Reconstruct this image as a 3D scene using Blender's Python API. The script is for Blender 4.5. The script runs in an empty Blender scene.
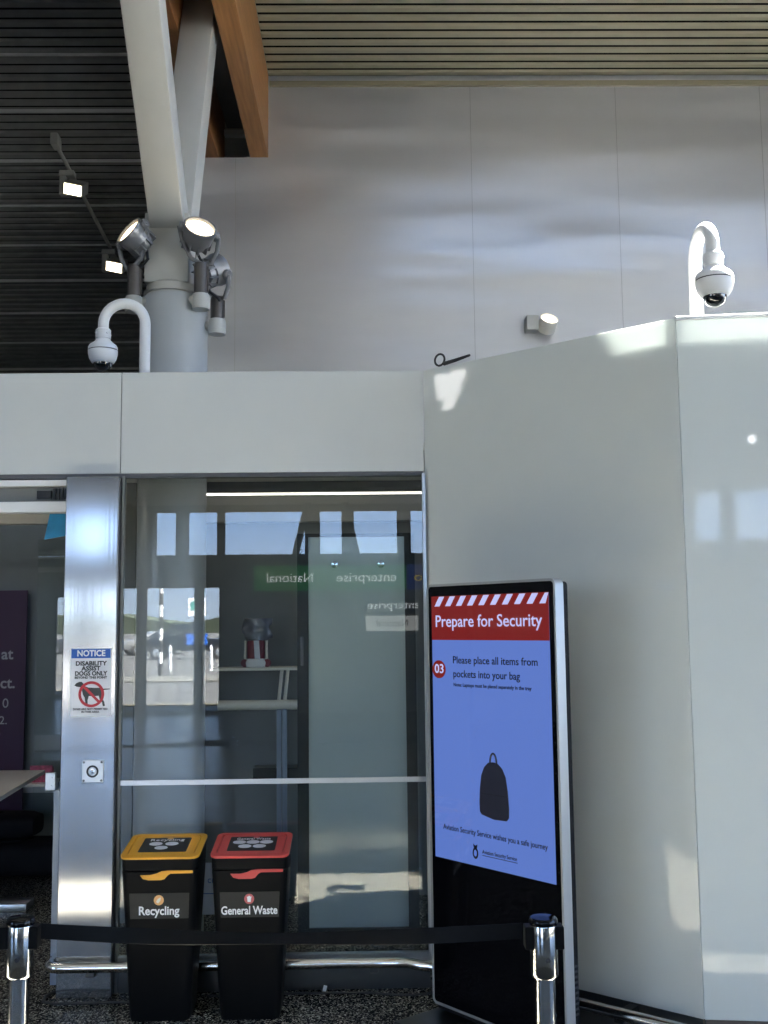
import bpy, bmesh, math, random
from mathutils import Vector, Matrix

SC = bpy.context.scene
COL = SC.collection
R = math.radians
PI = math.pi

# ------------------------------------------------------------------ camera
cam_d = bpy.data.cameras.new('camera')
cam = bpy.data.objects.new('camera', cam_d)
COL.objects.link(cam)
YAW, PITCH, ROLL = R(1.0), R(6.08), R(0.63)
F = Vector((math.sin(YAW) * math.cos(PITCH), math.cos(YAW) * math.cos(PITCH), math.sin(PITCH)))
R0 = Vector((math.cos(YAW), -math.sin(YAW), 0))
U0 = R0.cross(F)
RR = R0 * math.cos(ROLL) - U0 * math.sin(ROLL)
UU = U0 * math.cos(ROLL) + R0 * math.sin(ROLL)
M = Matrix.Identity(4)
for i in range(3):
    M[i][0], M[i][1], M[i][2] = RR[i], UU[i], -F[i]
M[0][3], M[1][3], M[2][3] = 0, 0, 1.72
cam.matrix_world = M
cam_d.sensor_fit = 'VERTICAL'
cam_d.sensor_height = 36.0
cam_d.lens = 36.0 * 1060.0 / 1024.0
cam_d.clip_start = 0.05
cam_d.clip_end = 2000
SC.camera = cam

# ------------------------------------------------------------------ sky, sun, exposure
SC.view_settings.view_transform = 'Standard'
SC.view_settings.look = 'None'
SC.view_settings.exposure = 0.0
SC.view_settings.gamma = 1.0
SC.view_settings.use_curve_mapping = False
SKY_STRENGTH = 1.0
SUN_STRENGTH = 250.0
SUN_DIR = Vector((0.50, 0.30, 1.0)).normalized()      # towards the sun
w = bpy.data.worlds.new('world')
SC.world = w
w.use_nodes = True
nt = w.node_tree
nt.nodes.clear()
wo = nt.nodes.new('ShaderNodeOutputWorld')
bg = nt.nodes.new('ShaderNodeBackground')
tc = nt.nodes.new('ShaderNodeTexCoord')
sx = nt.nodes.new('ShaderNodeSeparateXYZ')
rp = nt.nodes.new('ShaderNodeValToRGB')
rp.color_ramp.elements[0].position = 0.0
rp.color_ramp.elements[0].color = (5.4, 6.5, 8.0, 1)
rp.color_ramp.elements[1].position = 1.0
rp.color_ramp.elements[1].color = (1.5, 3.0, 6.2, 1)
e = rp.color_ramp.elements.new(0.10)
e.color = (3.2, 4.9, 8.0, 1)
nt.links.new(tc.outputs['Generated'], sx.inputs[0])
nt.links.new(sx.outputs['Z'], rp.inputs[0])
nt.links.new(rp.outputs[0], bg.inputs[0])
bg.inputs[1].default_value = SKY_STRENGTH
nt.links.new(bg.outputs[0], wo.inputs[0])

sun_d = bpy.data.lights.new('sun', 'SUN')
sun_d.energy = SUN_STRENGTH
sun_d.angle = R(0.6)
sun_d.color = (1.0, 0.96, 0.88)
sun = bpy.data.objects.new('sun', sun_d)
sun.rotation_euler = SUN_DIR.to_track_quat('Z', 'Y').to_euler()
sun.location = (6, 5, 14)
COL.objects.link(sun)


def portal(name, loc, normal, sx_, sy_):
    d = bpy.data.lights.new(name, 'AREA')
    d.shape = 'RECTANGLE'
    d.size, d.size_y = sx_, sy_
    d.cycles.is_portal = True
    o = bpy.data.objects.new(name, d)
    o.location = loc
    o.rotation_euler = (-Vector(normal)).to_track_quat('Z', 'Y').to_euler()
    COL.objects.link(o)


SC.cycles.max_bounces = 10
SC.cycles.diffuse_bounces = 5
SC.cycles.glossy_bounces = 5
SC.cycles.transmission_bounces = 6
SC.cycles.transparent_max_bounces = 16
SC.cycles.caustics_reflective = False
SC.cycles.caustics_refractive = False
SC.cycles.sample_clamp_indirect = 20.0

# ------------------------------------------------------------------ materials
MATS = {}


def mat(name, col, rough=0.5, metal=0.0, spec=0.5, emit=None, estr=0.0, vary=0.06, vscale=6.0, bump=0.0, bscale=80.0,
        trans=0.0, coat=0.0, stretch=None, bdist=0.01):
    m = bpy.data.materials.new(name)
    m.use_nodes = True
    t = m.node_tree
    b = t.nodes['Principled BSDF']
    b.inputs['Base Color'].default_value = (*col, 1)
    b.inputs['Roughness'].default_value = rough
    b.inputs['Metallic'].default_value = metal
    b.inputs['Specular IOR Level'].default_value = spec
    b.inputs['Coat Weight'].default_value = coat
    b.inputs['Coat Roughness'].default_value = 0.02
    co = t.nodes.new('ShaderNodeTexCoord')
    src = co.outputs['Object']
    if stretch:
        mp = t.nodes.new('ShaderNodeMapping')
        mp.inputs['Scale'].default_value = stretch
        t.links.new(src, mp.inputs[0])
        src = mp.outputs[0]
    if vary > 0:
        n = t.nodes.new('ShaderNodeTexNoise')
        n.inputs['Scale'].default_value = vscale
        n.inputs['Detail'].default_value = 4
        t.links.new(src, n.inputs['Vector'])
        r = t.nodes.new('ShaderNodeValToRGB')
        r.color_ramp.elements[0].position = 0.3
        r.color_ramp.elements[1].position = 0.7
        r.color_ramp.elements[0].color = (*[c * (1 - vary) for c in col], 1)
        r.color_ramp.elements[1].color = (*[min(1, c * (1 + vary)) for c in col], 1)
        t.links.new(n.outputs['Fac'], r.inputs[0])
        t.links.new(r.outputs[0], b.inputs['Base Color'])
    if bump > 0:
        n2 = t.nodes.new('ShaderNodeTexNoise')
        n2.inputs['Scale'].default_value = bscale
        t.links.new(src, n2.inputs['Vector'])
        bp = t.nodes.new('ShaderNodeBump')
        bp.inputs['Strength'].default_value = bump
        bp.inputs['Distance'].default_value = bdist
        t.links.new(n2.outputs['Fac'], bp.inputs['Height'])
        t.links.new(bp.outputs[0], b.inputs['Normal'])
    if emit:
        b.inputs['Emission Color'].default_value = (*emit, 1)
        b.inputs['Emission Strength'].default_value = estr
    if trans > 0:
        out = t.nodes['Material Output']
        tr = t.nodes.new('ShaderNodeBsdfTranslucent')
        tr.inputs[0].default_value = (*col, 1)
        mx = t.nodes.new('ShaderNodeMixShader')
        mx.inputs[0].default_value = trans
        t.links.new(b.outputs[0], mx.inputs[1])
        t.links.new(tr.outputs[0], mx.inputs[2])
        t.links.new(mx.outputs[0], out.inputs[0])
    MATS[name] = m
    return m


def glass_mat(name, tint, boost=1.0):
    m = bpy.data.materials.new(name)
    m.use_nodes = True
    t = m.node_tree
    t.nodes.clear()
    out = t.nodes.new('ShaderNodeOutputMaterial')
    tr = t.nodes.new('ShaderNodeBsdfTransparent')
    tr.inputs[0].default_value = (*tint, 1)
    gl = t.nodes.new('ShaderNodeBsdfGlossy')
    gl.inputs['Roughness'].default_value = 0.0
    fr = t.nodes.new('ShaderNodeFresnel')
    fr.inputs['IOR'].default_value = 1.5
    # a thin pane reflects alike from both sides: undo the inside-to-outside index
    ge = t.nodes.new('ShaderNodeNewGeometry')
    io = t.nodes.new('ShaderNodeMapRange')
    io.inputs['To Min'].default_value = 1.5
    io.inputs['To Max'].default_value = 1 / 1.5
    t.links.new(ge.outputs['Backfacing'], io.inputs['Value'])
    t.links.new(io.outputs[0], fr.inputs['IOR'])
    mth = t.nodes.new('ShaderNodeMath')
    mth.operation = 'MULTIPLY'
    mth.inputs[1].default_value = boost
    mx = t.nodes.new('ShaderNodeMixShader')
    t.links.new(fr.outputs[0], mth.inputs[0])
    t.links.new(mth.outputs[0], mx.inputs[0])
    t.links.new(tr.outputs[0], mx.inputs[1])
    t.links.new(gl.outputs[0], mx.inputs[2])
    t.links.new(mx.outputs[0], out.inputs[0])
    MATS[name] = m
    return m


# the setting
mat('gap_shade', (0.012, 0.012, 0.011), 0.9, 0, 0.0, vary=0.1)  # near-black colour standing for shade between the ceiling ribs
mat('alu_bezel', (0.42, 0.43, 0.43), 0.35, 0.4, vary=0.02)
mat('lens_down', (1, 1, 1), 0.2, emit=(1, 1, 1), estr=26.0, vary=0)
mat('seam', (0.36, 0.36, 0.37), 0.4, 0.3, vary=0)
mat('wall_panel', (0.60, 0.60, 0.61), 0.30, 0.58, 0.6, vary=0.02, bump=1.0, bscale=0.8, stretch=(0.30, 1, 1.5), bdist=0.10)
mat('fascia', (0.62, 0.64, 0.635), 0.12, 0, 0.5, vary=0.01)
mat('opal', (0.70, 0.735, 0.72), 0.03, 0, 0.5, vary=0.01, trans=0.15)
mat('steel_brushed', (0.40, 0.40, 0.40), 0.10, 0.8, vary=0.03, vscale=3, stretch=(40, 40, 0.6), bump=0.010, bscale=2.0)
mat('steel_bright', (0.78, 0.77, 0.74), 0.12, 1.0, vary=0.02)
mat('steel_post', (0.50, 0.50, 0.49), 0.10, 1.0, vary=0.02)
mat('timber_dull', (0.13, 0.105, 0.085), 0.6, vary=0.15)
mat('steel_dark', (0.105, 0.108, 0.108), 0.28, 0.7, vary=0.08)
mat('steel_paint', (0.47, 0.465, 0.43), 0.42, 0, 0.4, vary=0.03)
mat('column_paint', (0.42, 0.44, 0.445), 0.30, 0, 0.5, vary=0.02)
mat('white_paint', (0.80, 0.80, 0.80), 0.35, 0, 0.5, vary=0.02)
mat('rib_metal', (0.27, 0.242, 0.165), 0.38, 0.2, 0.5, vary=0.05)
mat('rib_dark', (0.14, 0.14, 0.132), 0.5, 0, 0.25, vary=0.12)
mat('joint_line', (0.36, 0.36, 0.35), 0.4, 0.0, vary=0.1)
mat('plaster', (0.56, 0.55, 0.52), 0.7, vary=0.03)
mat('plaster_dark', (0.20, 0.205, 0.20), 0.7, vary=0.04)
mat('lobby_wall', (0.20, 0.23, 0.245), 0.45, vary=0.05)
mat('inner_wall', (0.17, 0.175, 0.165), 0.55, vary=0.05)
mat('alu', (0.62, 0.63, 0.64), 0.3, 0.9, vary=0.03)
mat('alu_dark', (0.10, 0.10, 0.105), 0.4, 0.5, vary=0.05)
mat('black_plastic', (0.006, 0.006, 0.0062), 0.45, 0, 0.07, vary=0.15, bump=0.04, bscale=400)
mat('black_panel', (0.030, 0.030, 0.028), 0.45, 0, 0.2, vary=0.05)
mat('black_gloss', (0.003, 0.003, 0.004), 0.04, 0, 0.25, vary=0.0)
mat('black_frame', (0.010, 0.011, 0.012), 0.35, 0, 0.4, vary=0.05)
mat('black_fabric', (0.012, 0.011, 0.013), 0.75, 0, 0.2, vary=0.2, bump=0.2, bscale=300)
mat('belt', (0.006, 0.006, 0.0065), 0.45, 0, 0.10, vary=0.1)
mat('rubber', (0.015, 0.015, 0.015), 0.6, vary=0.1)
mat('yellow', (0.78, 0.36, 0.02), 0.35, vary=0.03)
mat('red', (0.58, 0.055, 0.05), 0.35, vary=0.03)
mat('orange_dot', (0.80, 0.42, 0.16), 0.5, vary=0.05)
mat('red_dot', (0.60, 0.12, 0.13), 0.5, vary=0.05)
mat('white_ink', (0.85, 0.85, 0.85), 0.5, vary=0.0)
mat('black_ink', (0.02, 0.02, 0.022), 0.5, vary=0.0)
mat('blue_ink', (0.02, 0.10, 0.42), 0.4, vary=0.0)
mat('red_ink', (0.45, 0.03, 0.04), 0.4, vary=0.0)
mat('dog_ink', (0.035, 0.04, 0.04), 0.5, vary=0.2)
mat('sign_white', (0.74, 0.75, 0.78), 0.3, vary=0.02)
mat('paper', (0.42, 0.52, 0.68), 0.6, vary=0.02)
mat('purple', (0.035, 0.006, 0.045), 0.5, vary=0.05)
mat('banner_ink', (0.42, 0.42, 0.45), 0.5, vary=0)
mat('table_top', (0.72, 0.66, 0.60), 0.35, vary=0.02)
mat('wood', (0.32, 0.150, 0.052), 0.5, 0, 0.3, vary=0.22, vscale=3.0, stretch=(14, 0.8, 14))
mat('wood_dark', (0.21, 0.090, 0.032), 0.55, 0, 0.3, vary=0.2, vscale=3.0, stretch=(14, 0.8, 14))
mat('flood_body', (0.20, 0.20, 0.205), 0.38, 0.4, vary=0.06)
mat('flood_stem', (0.12, 0.11, 0.105), 0.4, 0.7, vary=0.1, stretch=(20, 20, 1))
mat('lens_warm', (1, 0.9, 0.7), 0.2, emit=(1.0, 0.80, 0.52), estr=5.5, vary=0)
mat('lens_track', (1, 0.9, 0.7), 0.2, emit=(1.0, 0.86, 0.62), estr=6.0, vary=0)
mat('lens_wall', (1, 0.9, 0.7), 0.2, emit=(1.0, 0.9, 0.75), estr=3.0, vary=0)
mat('led', (1, 1, 0.95), 0.3, emit=(1.0, 0.93, 0.82), estr=2.6, vary=0)
mat('led_added', (1, 1, 0.95), 0.3, emit=(1.0, 0.95, 0.88), estr=16.0, vary=0)
mat('track_grey', (0.26, 0.26, 0.235), 0.45, vary=0.04)
mat('dome_clear', (0.006, 0.006, 0.007), 0.03, 0, 0.9, vary=0, coat=1.0)
mat('kiosk_side', (0.010, 0.010, 0.011), 0.5, 0, 0.1, vary=0.05)
mat('screen_blue', (0.01, 0.01, 0.01), 0.06, emit=(0.115, 0.205, 0.62), estr=0.9, vary=0)
mat('screen_red', (0.01, 0.01, 0.01), 0.06, emit=(0.20, 0.010, 0.009), estr=0.9, vary=0)
mat('screen_white', (0.01, 0.01, 0.01), 0.06, emit=(0.52, 0.56, 0.90), estr=1.0, vary=0)
mat('screen_ink', (0.008, 0.010, 0.022), 0.3, vary=0)
mat('screen_bag', (0.022, 0.025, 0.045), 0.3, vary=0.1)
mat('film', (0.86, 0.87, 0.88), 0.5, vary=0.02, trans=0.1)
mat('film_thin', (0.70, 0.72, 0.72), 0.4, vary=0.08, vscale=4, stretch=(30, 30, 0.5))
mat('blue_board', (0.03, 0.30, 0.62), 0.4, vary=0.25, vscale=5)
mat('pink', (0.55, 0.12, 0.22), 0.5, vary=0.4, vscale=40)
mat('maroon', (0.16, 0.006, 0.02), 0.4, vary=0.25, vscale=14)
mat('cream', (0.80, 0.76, 0.66), 0.45, vary=0.02)
mat('blue_grey', (0.24, 0.28, 0.34), 0.4, 0.3, vary=0.03)
mat('clear_plastic', (0.10, 0.11, 0.14), 0.12, 0, 0.8, vary=0.6, vscale=9, bump=0.6, bscale=14)
mat('frosted', (0.43, 0.50, 0.50), 0.10, 0, 0.5, vary=0.02)
mat('sign_green', (0.012, 0.10, 0.028), 0.5, vary=0.03, emit=(0.05, 0.42, 0.10), estr=0.9)
mat('sign_lit', (0.8, 0.8, 0.8), 0.5, vary=0, emit=(1, 1, 1), estr=3.6)
mat('sign_panel', (0.7, 0.7, 0.7), 0.5, vary=0, emit=(1, 1, 0.95), estr=1.6)
mat('sign_navy', (0.01, 0.03, 0.14), 0.5, vary=0.03, emit=(0.02, 0.06, 0.35), estr=0.9)
mat('sign_yellow', (0.75, 0.55, 0.03), 0.5, vary=0, emit=(1, 0.7, 0.05), estr=1.8)
mat('cladding', (0.36, 0.36, 0.36), 0.6, vary=0.02)
mat('asphalt', (0.045, 0.045, 0.046), 0.85, vary=0.08, vscale=2)
mat('pave', (0.080, 0.078, 0.070), 0.85, vary=0.06, vscale=2)
mat('kerb_yellow', (0.15, 0.11, 0.035), 0.8, vary=0.1)
mat('hill', (0.022, 0.031, 0.015), 0.95, vary=0.35, vscale=0.05)
mat('field', (0.065, 0.06, 0.018), 0.95, vary=0.25, vscale=0.2)
mat('car_dark', (0.006, 0.007, 0.009), 0.25, 0.0, vary=0, coat=0.1)
mat('car_white', (0.15, 0.152, 0.155), 0.3, 0, vary=0, coat=0.6)
mat('car_silver', (0.05, 0.052, 0.058), 0.3, 0.0, vary=0, coat=0.6)
mat('car_glass', (0.02, 0.025, 0.03), 0.08, 0, 0.7, vary=0)
mat('tyre', (0.02, 0.02, 0.02), 0.8, vary=0)
mat('post_black', (0.03, 0.03, 0.03), 0.6, vary=0)
mat('sign_teal', (0.05, 0.28, 0.22), 0.5, vary=0)
glass_mat('glass', (0.96, 0.98, 0.97), 1.25)
glass_mat('glass_back', (0.99, 0.995, 1.0), 1.0)


def poly_mat():
    m = bpy.data.materials.new('polycarbonate')
    m.use_nodes = True
    t = m.node_tree
    b = t.nodes['Principled BSDF']
    b.inputs['Base Color'].default_value = (0.5, 0.5, 0.5, 1)
    tr = t.nodes.new('ShaderNodeBsdfTranslucent')
    tr.inputs[0].default_value = (0.72, 0.74, 0.74, 1)
    mx = t.nodes.new('ShaderNodeMixShader')
    mx.inputs[0].default_value = ROOF_T
    t.links.new(b.outputs[0], mx.inputs[1])
    t.links.new(tr.outputs[0], mx.inputs[2])
    t.links.new(mx.outputs[0], t.nodes['Material Output'].inputs[0])
    MATS['polycarbonate'] = m


ROOF_T = 0.22  # share of light passed by the added roof strips
poly_mat()


def floor_mat():
    m = bpy.data.materials.new('terrazzo')
    m.use_nodes = True
    t = m.node_tree
    b = t.nodes['Principled BSDF']
    co = t.nodes.new('ShaderNodeTexCoord')
    v = t.nodes.new('ShaderNodeTexVoronoi')
    v.inputs['Scale'].default_value = 165
    v.inputs['Randomness'].default_value = 1.0
    sp = t.nodes.new('ShaderNodeSeparateColor')
    r = t.nodes.new('ShaderNodeValToRGB')
    r.color_ramp.interpolation = 'CONSTANT'
    els = r.color_ramp.elements
    els[0].position, els[0].color = 0.0, (0.008, 0.008, 0.0085, 1)
    els[1].position, els[1].color = 0.50, (0.028, 0.027, 0.025, 1)
    for p, c in ((0.64, (0.11, 0.105, 0.09, 1)), (0.76, (0.26, 0.25, 0.205, 1)), (0.92, (0.45, 0.43, 0.37, 1))):
        e_ = els.new(p)
        e_.color = c
    t.links.new(co.outputs['Object'], v.inputs['Vector'])
    t.links.new(v.outputs['Color'], sp.inputs[0])
    t.links.new(sp.outputs[0], r.inputs[0])
    t.links.new(r.outputs[0], b.inputs['Base Color'])
    b.inputs['Roughness'].default_value = 0.25
    b.inputs['Specular IOR Level'].default_value = 0.06
    MATS['terrazzo'] = m


floor_mat()


# ------------------------------------------------------------------ geometry helpers
class MB:
    """collects shapes and links them as one mesh object"""

    def __init__(self):
        self.bm = bmesh.new()

    def _add(self, verts, faces, mtx=None):
        vs = [self.bm.verts.new((mtx @ Vector(v)) if mtx else Vector(v)) for v in verts]
        for f_ in faces:
            try:
                self.bm.faces.new([vs[i] for i in f_])
            except ValueError:
                pass
        return vs

    def box(self, x0, x1, y0, y1, z0, z1, mtx=None, bev=0.0, seg=2):
        t = bmesh.new()
        bmesh.ops.create_cube(t, size=1.0)
        for v in t.verts:
            v.co = Vector(((x0 + x1) / 2 + v.co.x * (x1 - x0), (y0 + y1) / 2 + v.co.y * (y1 - y0), (z0 + z1) / 2 + v.co.z * (z1 - z0)))
        if bev > 0:
            bmesh.ops.bevel(t, geom=list(t.edges), offset=bev, segments=seg, affect='EDGES', profile=0.5)
        self._merge(t, mtx)
        return self

    def _merge(self, t, mtx=None):
        t.verts.index_update()
        self._add([v.co.copy() for v in t.verts], [[v.index for v in f_.verts] for f_ in t.faces], mtx)
        t.free()

    def prism(self, pts, a, b, mtx=None, bev=0.0, seg=2):
        """pts: 2-D outline (x, z); extruded along y from a to b"""
        t = bmesh.new()
        lo = [t.verts.new((p[0], a, p[1])) for p in pts]
        hi = [t.verts.new((p[0], b, p[1])) for p in pts]
        n = len(pts)
        t.faces.new(lo)
        t.faces.new(list(reversed(hi)))
        for i in range(n):
            t.faces.new([lo[i], hi[i], hi[(i + 1) % n], lo[(i + 1) % n]])
        bmesh.ops.recalc_face_normals(t, faces=list(t.faces))
        if bev > 0:
            bmesh.ops.bevel(t, geom=list(t.edges), offset=bev, segments=seg, affect='EDGES', profile=0.5)
        self._merge(t, mtx)
        return self

    def lathe(self, prof, mtx=None, n=32, cap=True):
        """prof: list of (r, z) about the z axis"""
        vs, fs = [], []
        for r_, z_ in prof:
            for k in range(n):
                a = 2 * PI * k / n
                vs.append((r_ * math.cos(a), r_ * math.sin(a), z_))
        m_ = len(prof)
        for i in range(m_ - 1):
            for k in range(n):
                k2 = (k + 1) % n
                fs.append([i * n + k, i * n + k2, (i + 1) * n + k2, (i + 1) * n + k])
        if cap:
            if prof[0][0] > 1e-5:
                fs.append([k for k in reversed(range(n))])
            if prof[-1][0] > 1e-5:
                fs.append([(m_ - 1) * n + k for k in range(n)])
        self._add(vs, fs, mtx)
        return self

    def tube(self, path, rad, n=16, cap=True, mtx=None, closed=False):
        pts = [Vector(p) for p in path]
        rads = rad if isinstance(rad, (list, tuple)) else [rad] * len(pts)
        vs, fs = [], []
        up = None
        m_ = len(pts)
        for i, p in enumerate(pts):
            if closed:
                d = (pts[(i + 1) % m_] - pts[i - 1]).normalized()
            else:
                d = (pts[min(i + 1, m_ - 1)] - pts[max(i - 1, 0)]).normalized()
            if up is None:
                up = Vector((0, 0, 1)) if abs(d.z) < 0.9 else Vector((1, 0, 0))
            s = d.cross(up).normalized()
            up = s.cross(d).normalized()
            for k in range(n):
                a = 2 * PI * k / n
                vs.append(p + (s * math.cos(a) + up * math.sin(a)) * rads[i])
        for i in range(m_ if closed else m_ - 1):
            j = (i + 1) % m_
            for k in range(n):
                k2 = (k + 1) % n
                fs.append([i * n + k, i * n + k2, j * n + k2, j * n + k])
        if cap and not closed:
            fs.append([k for k in reversed(range(n))])
            fs.append([(m_ - 1) * n + k for k in range(n)])
        self._add(vs, fs, mtx)
        return self

    def grid_strip(self, rows, thick_dir=None):
        """rows: list of lists of points, faces between consecutive rows"""
        n = len(rows[0])
        vs = [p for r_ in rows for p in r_]
        fs = []
        for i in range(len(rows) - 1):
            for k in range(n - 1):
                fs.append([i * n + k, i * n + k + 1, (i + 1) * n + k + 1, (i + 1) * n + k])
        self._add(vs, fs)
        return self

    def build(self, name, material, parent=None, smooth=None, loc=None):
        bmesh.ops.remove_doubles(self.bm, verts=list(self.bm.verts), dist=1e-6)
        bmesh.ops.recalc_face_normals(self.bm, faces=list(self.bm.faces))
        me = bpy.data.meshes.new(name)
        self.bm.to_mesh(me)
        self.bm.free()
        me.materials.append(MATS[material])
        o = bpy.data.objects.new(name, me)
        COL.objects.link(o)
        if loc:
            o.location = loc
        if parent:
            o.parent = parent
        if smooth:
            for p in me.polygons:
                p.use_smooth = True
            try:
                me.set_sharp_from_angle(angle=R(smooth))
            except Exception:
                pass
        return o


def thing(name, label, cat, loc=(0, 0, 0), rz=0.0, group=None):
    o = bpy.data.objects.new(name, None)
    o.empty_display_size = 0.1
    COL.objects.link(o)
    o.location = loc
    o.rotation_euler = (0, 0, rz)
    return tag(o, label, cat, group)


def tag(o, label, cat, group=None):
    o['label'] = label
    o['category'] = cat
    if group:
        o['group'] = group
    return o


def struct(o):
    o['kind'] = 'structure'
    return o


def arc(c, r_, a0, a1, n, ux, uz):
    c, ux, uz = Vector(c), Vector(ux), Vector(uz)
    return [c + (ux * math.cos(a0 + (a1 - a0) * i / n) + uz * math.sin(a0 + (a1 - a0) * i / n)) * r_ for i in range(n + 1)]


def text(body, size, mtx, material, parent=None, name='lettering', align='CENTER', width=None, bold=0.0, spacing=1.0):
    """letters as a thin mesh; local x = reading direction, local y = up, facing local +z"""
    cu = bpy.data.curves.new(name, 'FONT')
    cu.body = body
    cu.size = size
    cu.align_x = align
    cu.align_y = 'CENTER'
    cu.extrude = 0.0004
    cu.offset = bold
    cu.space_character = spacing
    cu.resolution_u = 3
    t = bpy.data.objects.new(name, cu)
    COL.objects.link(t)
    bpy.context.view_layer.update()
    dg = bpy.context.evaluated_depsgraph_get()
    me = bpy.data.meshes.new_from_object(t.evaluated_get(dg))
    bpy.data.objects.remove(t)
    bpy.data.curves.remove(cu)
    if width and len(me.vertices):
        xs = [v.co.x for v in me.vertices]
        k = width / max(1e-6, max(xs) - min(xs))
        for v in me.vertices:
            v.co.x *= k
    me.transform(mtx)
    me.materials.clear()
    me.materials.append(MATS[material])
    o = bpy.data.objects.new(name, me)
    COL.objects.link(o)
    if parent:
        o.parent = parent
    return o


def face_mtx(origin, right, up):
    right, up = Vector(right).normalized(), Vector(up).normalized()
    n = right.cross(up).normalized()
    m = Matrix.Identity(4)
    for i in range(3):
        m[i][0], m[i][1], m[i][2], m[i][3] = right[i], up[i], n[i], origin[i]
    return m


def rounded(x0, x1, z0, z1, r_, n=5):
    pts = []
    for cx, cz, a in ((x1 - r_, z1 - r_, 0), (x0 + r_, z1 - r_, 90), (x0 + r_, z0 + r_, 180), (x1 - r_, z0 + r_, 270)):
        for i in range(n + 1):
            t = R(a + 90 * i / n)
            pts.append((cx + r_ * math.cos(t), cz + r_ * math.sin(t)))
    return pts


def ellipse(cx, cz, rx, rz_, n=24):
    return [(cx + rx * math.cos(2 * PI * i / n), cz + rz_ * math.sin(2 * PI * i / n)) for i in range(n)]


def axis_mtx(loc, zdir, xhint=(1, 0, 0)):
    z = Vector(zdir).normalized()
    x = Vector(xhint)
    x = (x - z * x.dot(z)).normalized()
    y = z.cross(x)
    m = Matrix.Identity(4)
    for i in range(3):
        m[i][0], m[i][1], m[i][2], m[i][3] = x[i], y[i], z[i], loc[i]
    return m


GP = 5.25                                   # the plane of the glazed front
PA = Vector((0.297, GP, 0))                 # angled glass wall, left foot
PC = Vector((1.316, 4.349, 0))              # its corner
PB = Vector((4.20, 3.964, 0))               # right glass wall, far end
UA = (PC - PA).normalized()
NA = Vector((UA.y, -UA.x, 0))               # faces the hall
UB = (PB - PC).normalized()
NB = Vector((UB.y, -UB.x, 0))
BACK = -10.8
CEIL = 6.55

# ------------------------------------------------------------------ floor and hall
struct(MB().box(-14, 12, BACK, 16, -0.12, 0).build('floor', 'terrazzo'))

# ribbed soffit: trapezoid ribs that run along x
def ribs(x0, x1, ya, za, yb, zb, n, depth, name, material, top=0.12, duty=0.62, gap_shade=True):
    mb = MB()
    prof = []
    d = Vector((0, yb - ya, zb - za))
    L = d.length
    t = d / L
    nrm = Vector((0, t.z, -t.y)) if t.y > 0 else Vector((0, -t.z, t.y))
    p0 = Vector((0, ya, za))
    for i in range(n):
        s = L / n
        for q, h in ((0.0, 0), (0.06, 1), (duty, 1), (duty + 0.10, 0)):
            prof.append(p0 + t * (s * (i + q)) + nrm * depth * h)
    prof.append(p0 + t * L)
    top0 = p0 + t * L - nrm * top
    top1 = p0 - nrm * top
    loop = prof + [top0, top1]
    vs = [(x0, p.y, p.z) for p in loop] + [(x1, p.y, p.z) for p in loop]
    k = len(loop)
    fs = [[i, (i + 1) % k, k + (i + 1) % k, k + i] for i in range(k)]
    mb._add(vs, fs)
    o = mb.build(name, material)
    if gap_shade:
        g = MB()  # dark strips paint the shade into the gaps between ribs
        s = L / n
        for i in range(n):
            a_, b_ = p0 + t * (s * (i + duty + .06)) + nrm * .002, p0 + t * (s * (i + 1.03)) + nrm * .002
            g._add([(x0, a_.y, a_.z), (x1, a_.y, a_.z), (x1, b_.y, b_.z), (x0, b_.y, b_.z)] +
                   [(x0, a_.y, a_.z + .006), (x1, a_.y, a_.z + .006), (x1, b_.y, b_.z + .006), (x0, b_.y, b_.z + .006)],
                   [[0, 1, 2, 3], [4, 5, 6, 7], [0, 1, 5, 4], [2, 3, 7, 6], [0, 3, 7, 4], [1, 2, 6, 5]])
        g.build('gap_shade', 'gap_shade', o)
    return o


SY0, SY1, SX0, SX1 = 4.86, 5.72, 0.30, 6.0     # roof light slot
struct(ribs(-0.83, 12, SY1, CEIL + 0.05, 9.02, CEIL + 0.05, 27, 0.020, 'ceiling', 'rib_metal', top=.2, duty=.52))
cl = MB()
FILL_STRIPS = [(-5.2, -4.1), (-0.2, 0.9)]  # unseen translucent roof strips, added to brighten the hall
RX0, RX1 = -8.0, 9.0
ys_ = [BACK] + [v for h in FILL_STRIPS for v in h] + [SY0]
cl.box(-14, RX0, BACK, SY0, CEIL, CEIL + 0.17)
cl.box(RX1, 12, BACK, SY0, CEIL, CEIL + 0.17)
for a, b in zip(ys_[0::2], ys_[1::2]):
    cl.box(RX0, RX1, a, b, CEIL, CEIL + 0.17)
cl.box(SX1, 12, SY0, SY1, CEIL, CEIL + 0.17)
cl.box(-0.83, SX0, SY0, SY1, CEIL, CEIL + 0.17)
cl.box(-14, -0.83, SY0, 6.62, CEIL, CEIL + 0.17)
cl.box(-14, -0.83, 6.50, 6.62, CEIL + .17, CEIL + 1.0)
cl.box(-0.95, -0.83, 5.7, 9.2, CEIL + .12, CEIL + 1.0)
struct(cl.build('ceiling_main', 'plaster'))
for k, (a, b) in enumerate(FILL_STRIPS):
    f_ = MB()
    for q in range(9):
        xq = RX0 + (RX1 - RX0) * q / 8
        f_.box(max(RX0, xq - .03), min(RX1, xq + .03), a, b, CEIL + .02, CEIL + .12)
    o = struct(f_.build('window_%d' % (60 + k), 'alu_dark'))
    MB().prism([(RX0, CEIL + .13), (RX1, CEIL + .13), (RX1, CEIL + .1301), (RX0, CEIL + .1301)], a, b).build('pane', 'polycarbonate', o)
fr = MB()
fr.box(SX0 - .06, SX1 + .06, SY0 - .06, SY0, CEIL + .0, CEIL + .20)
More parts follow.
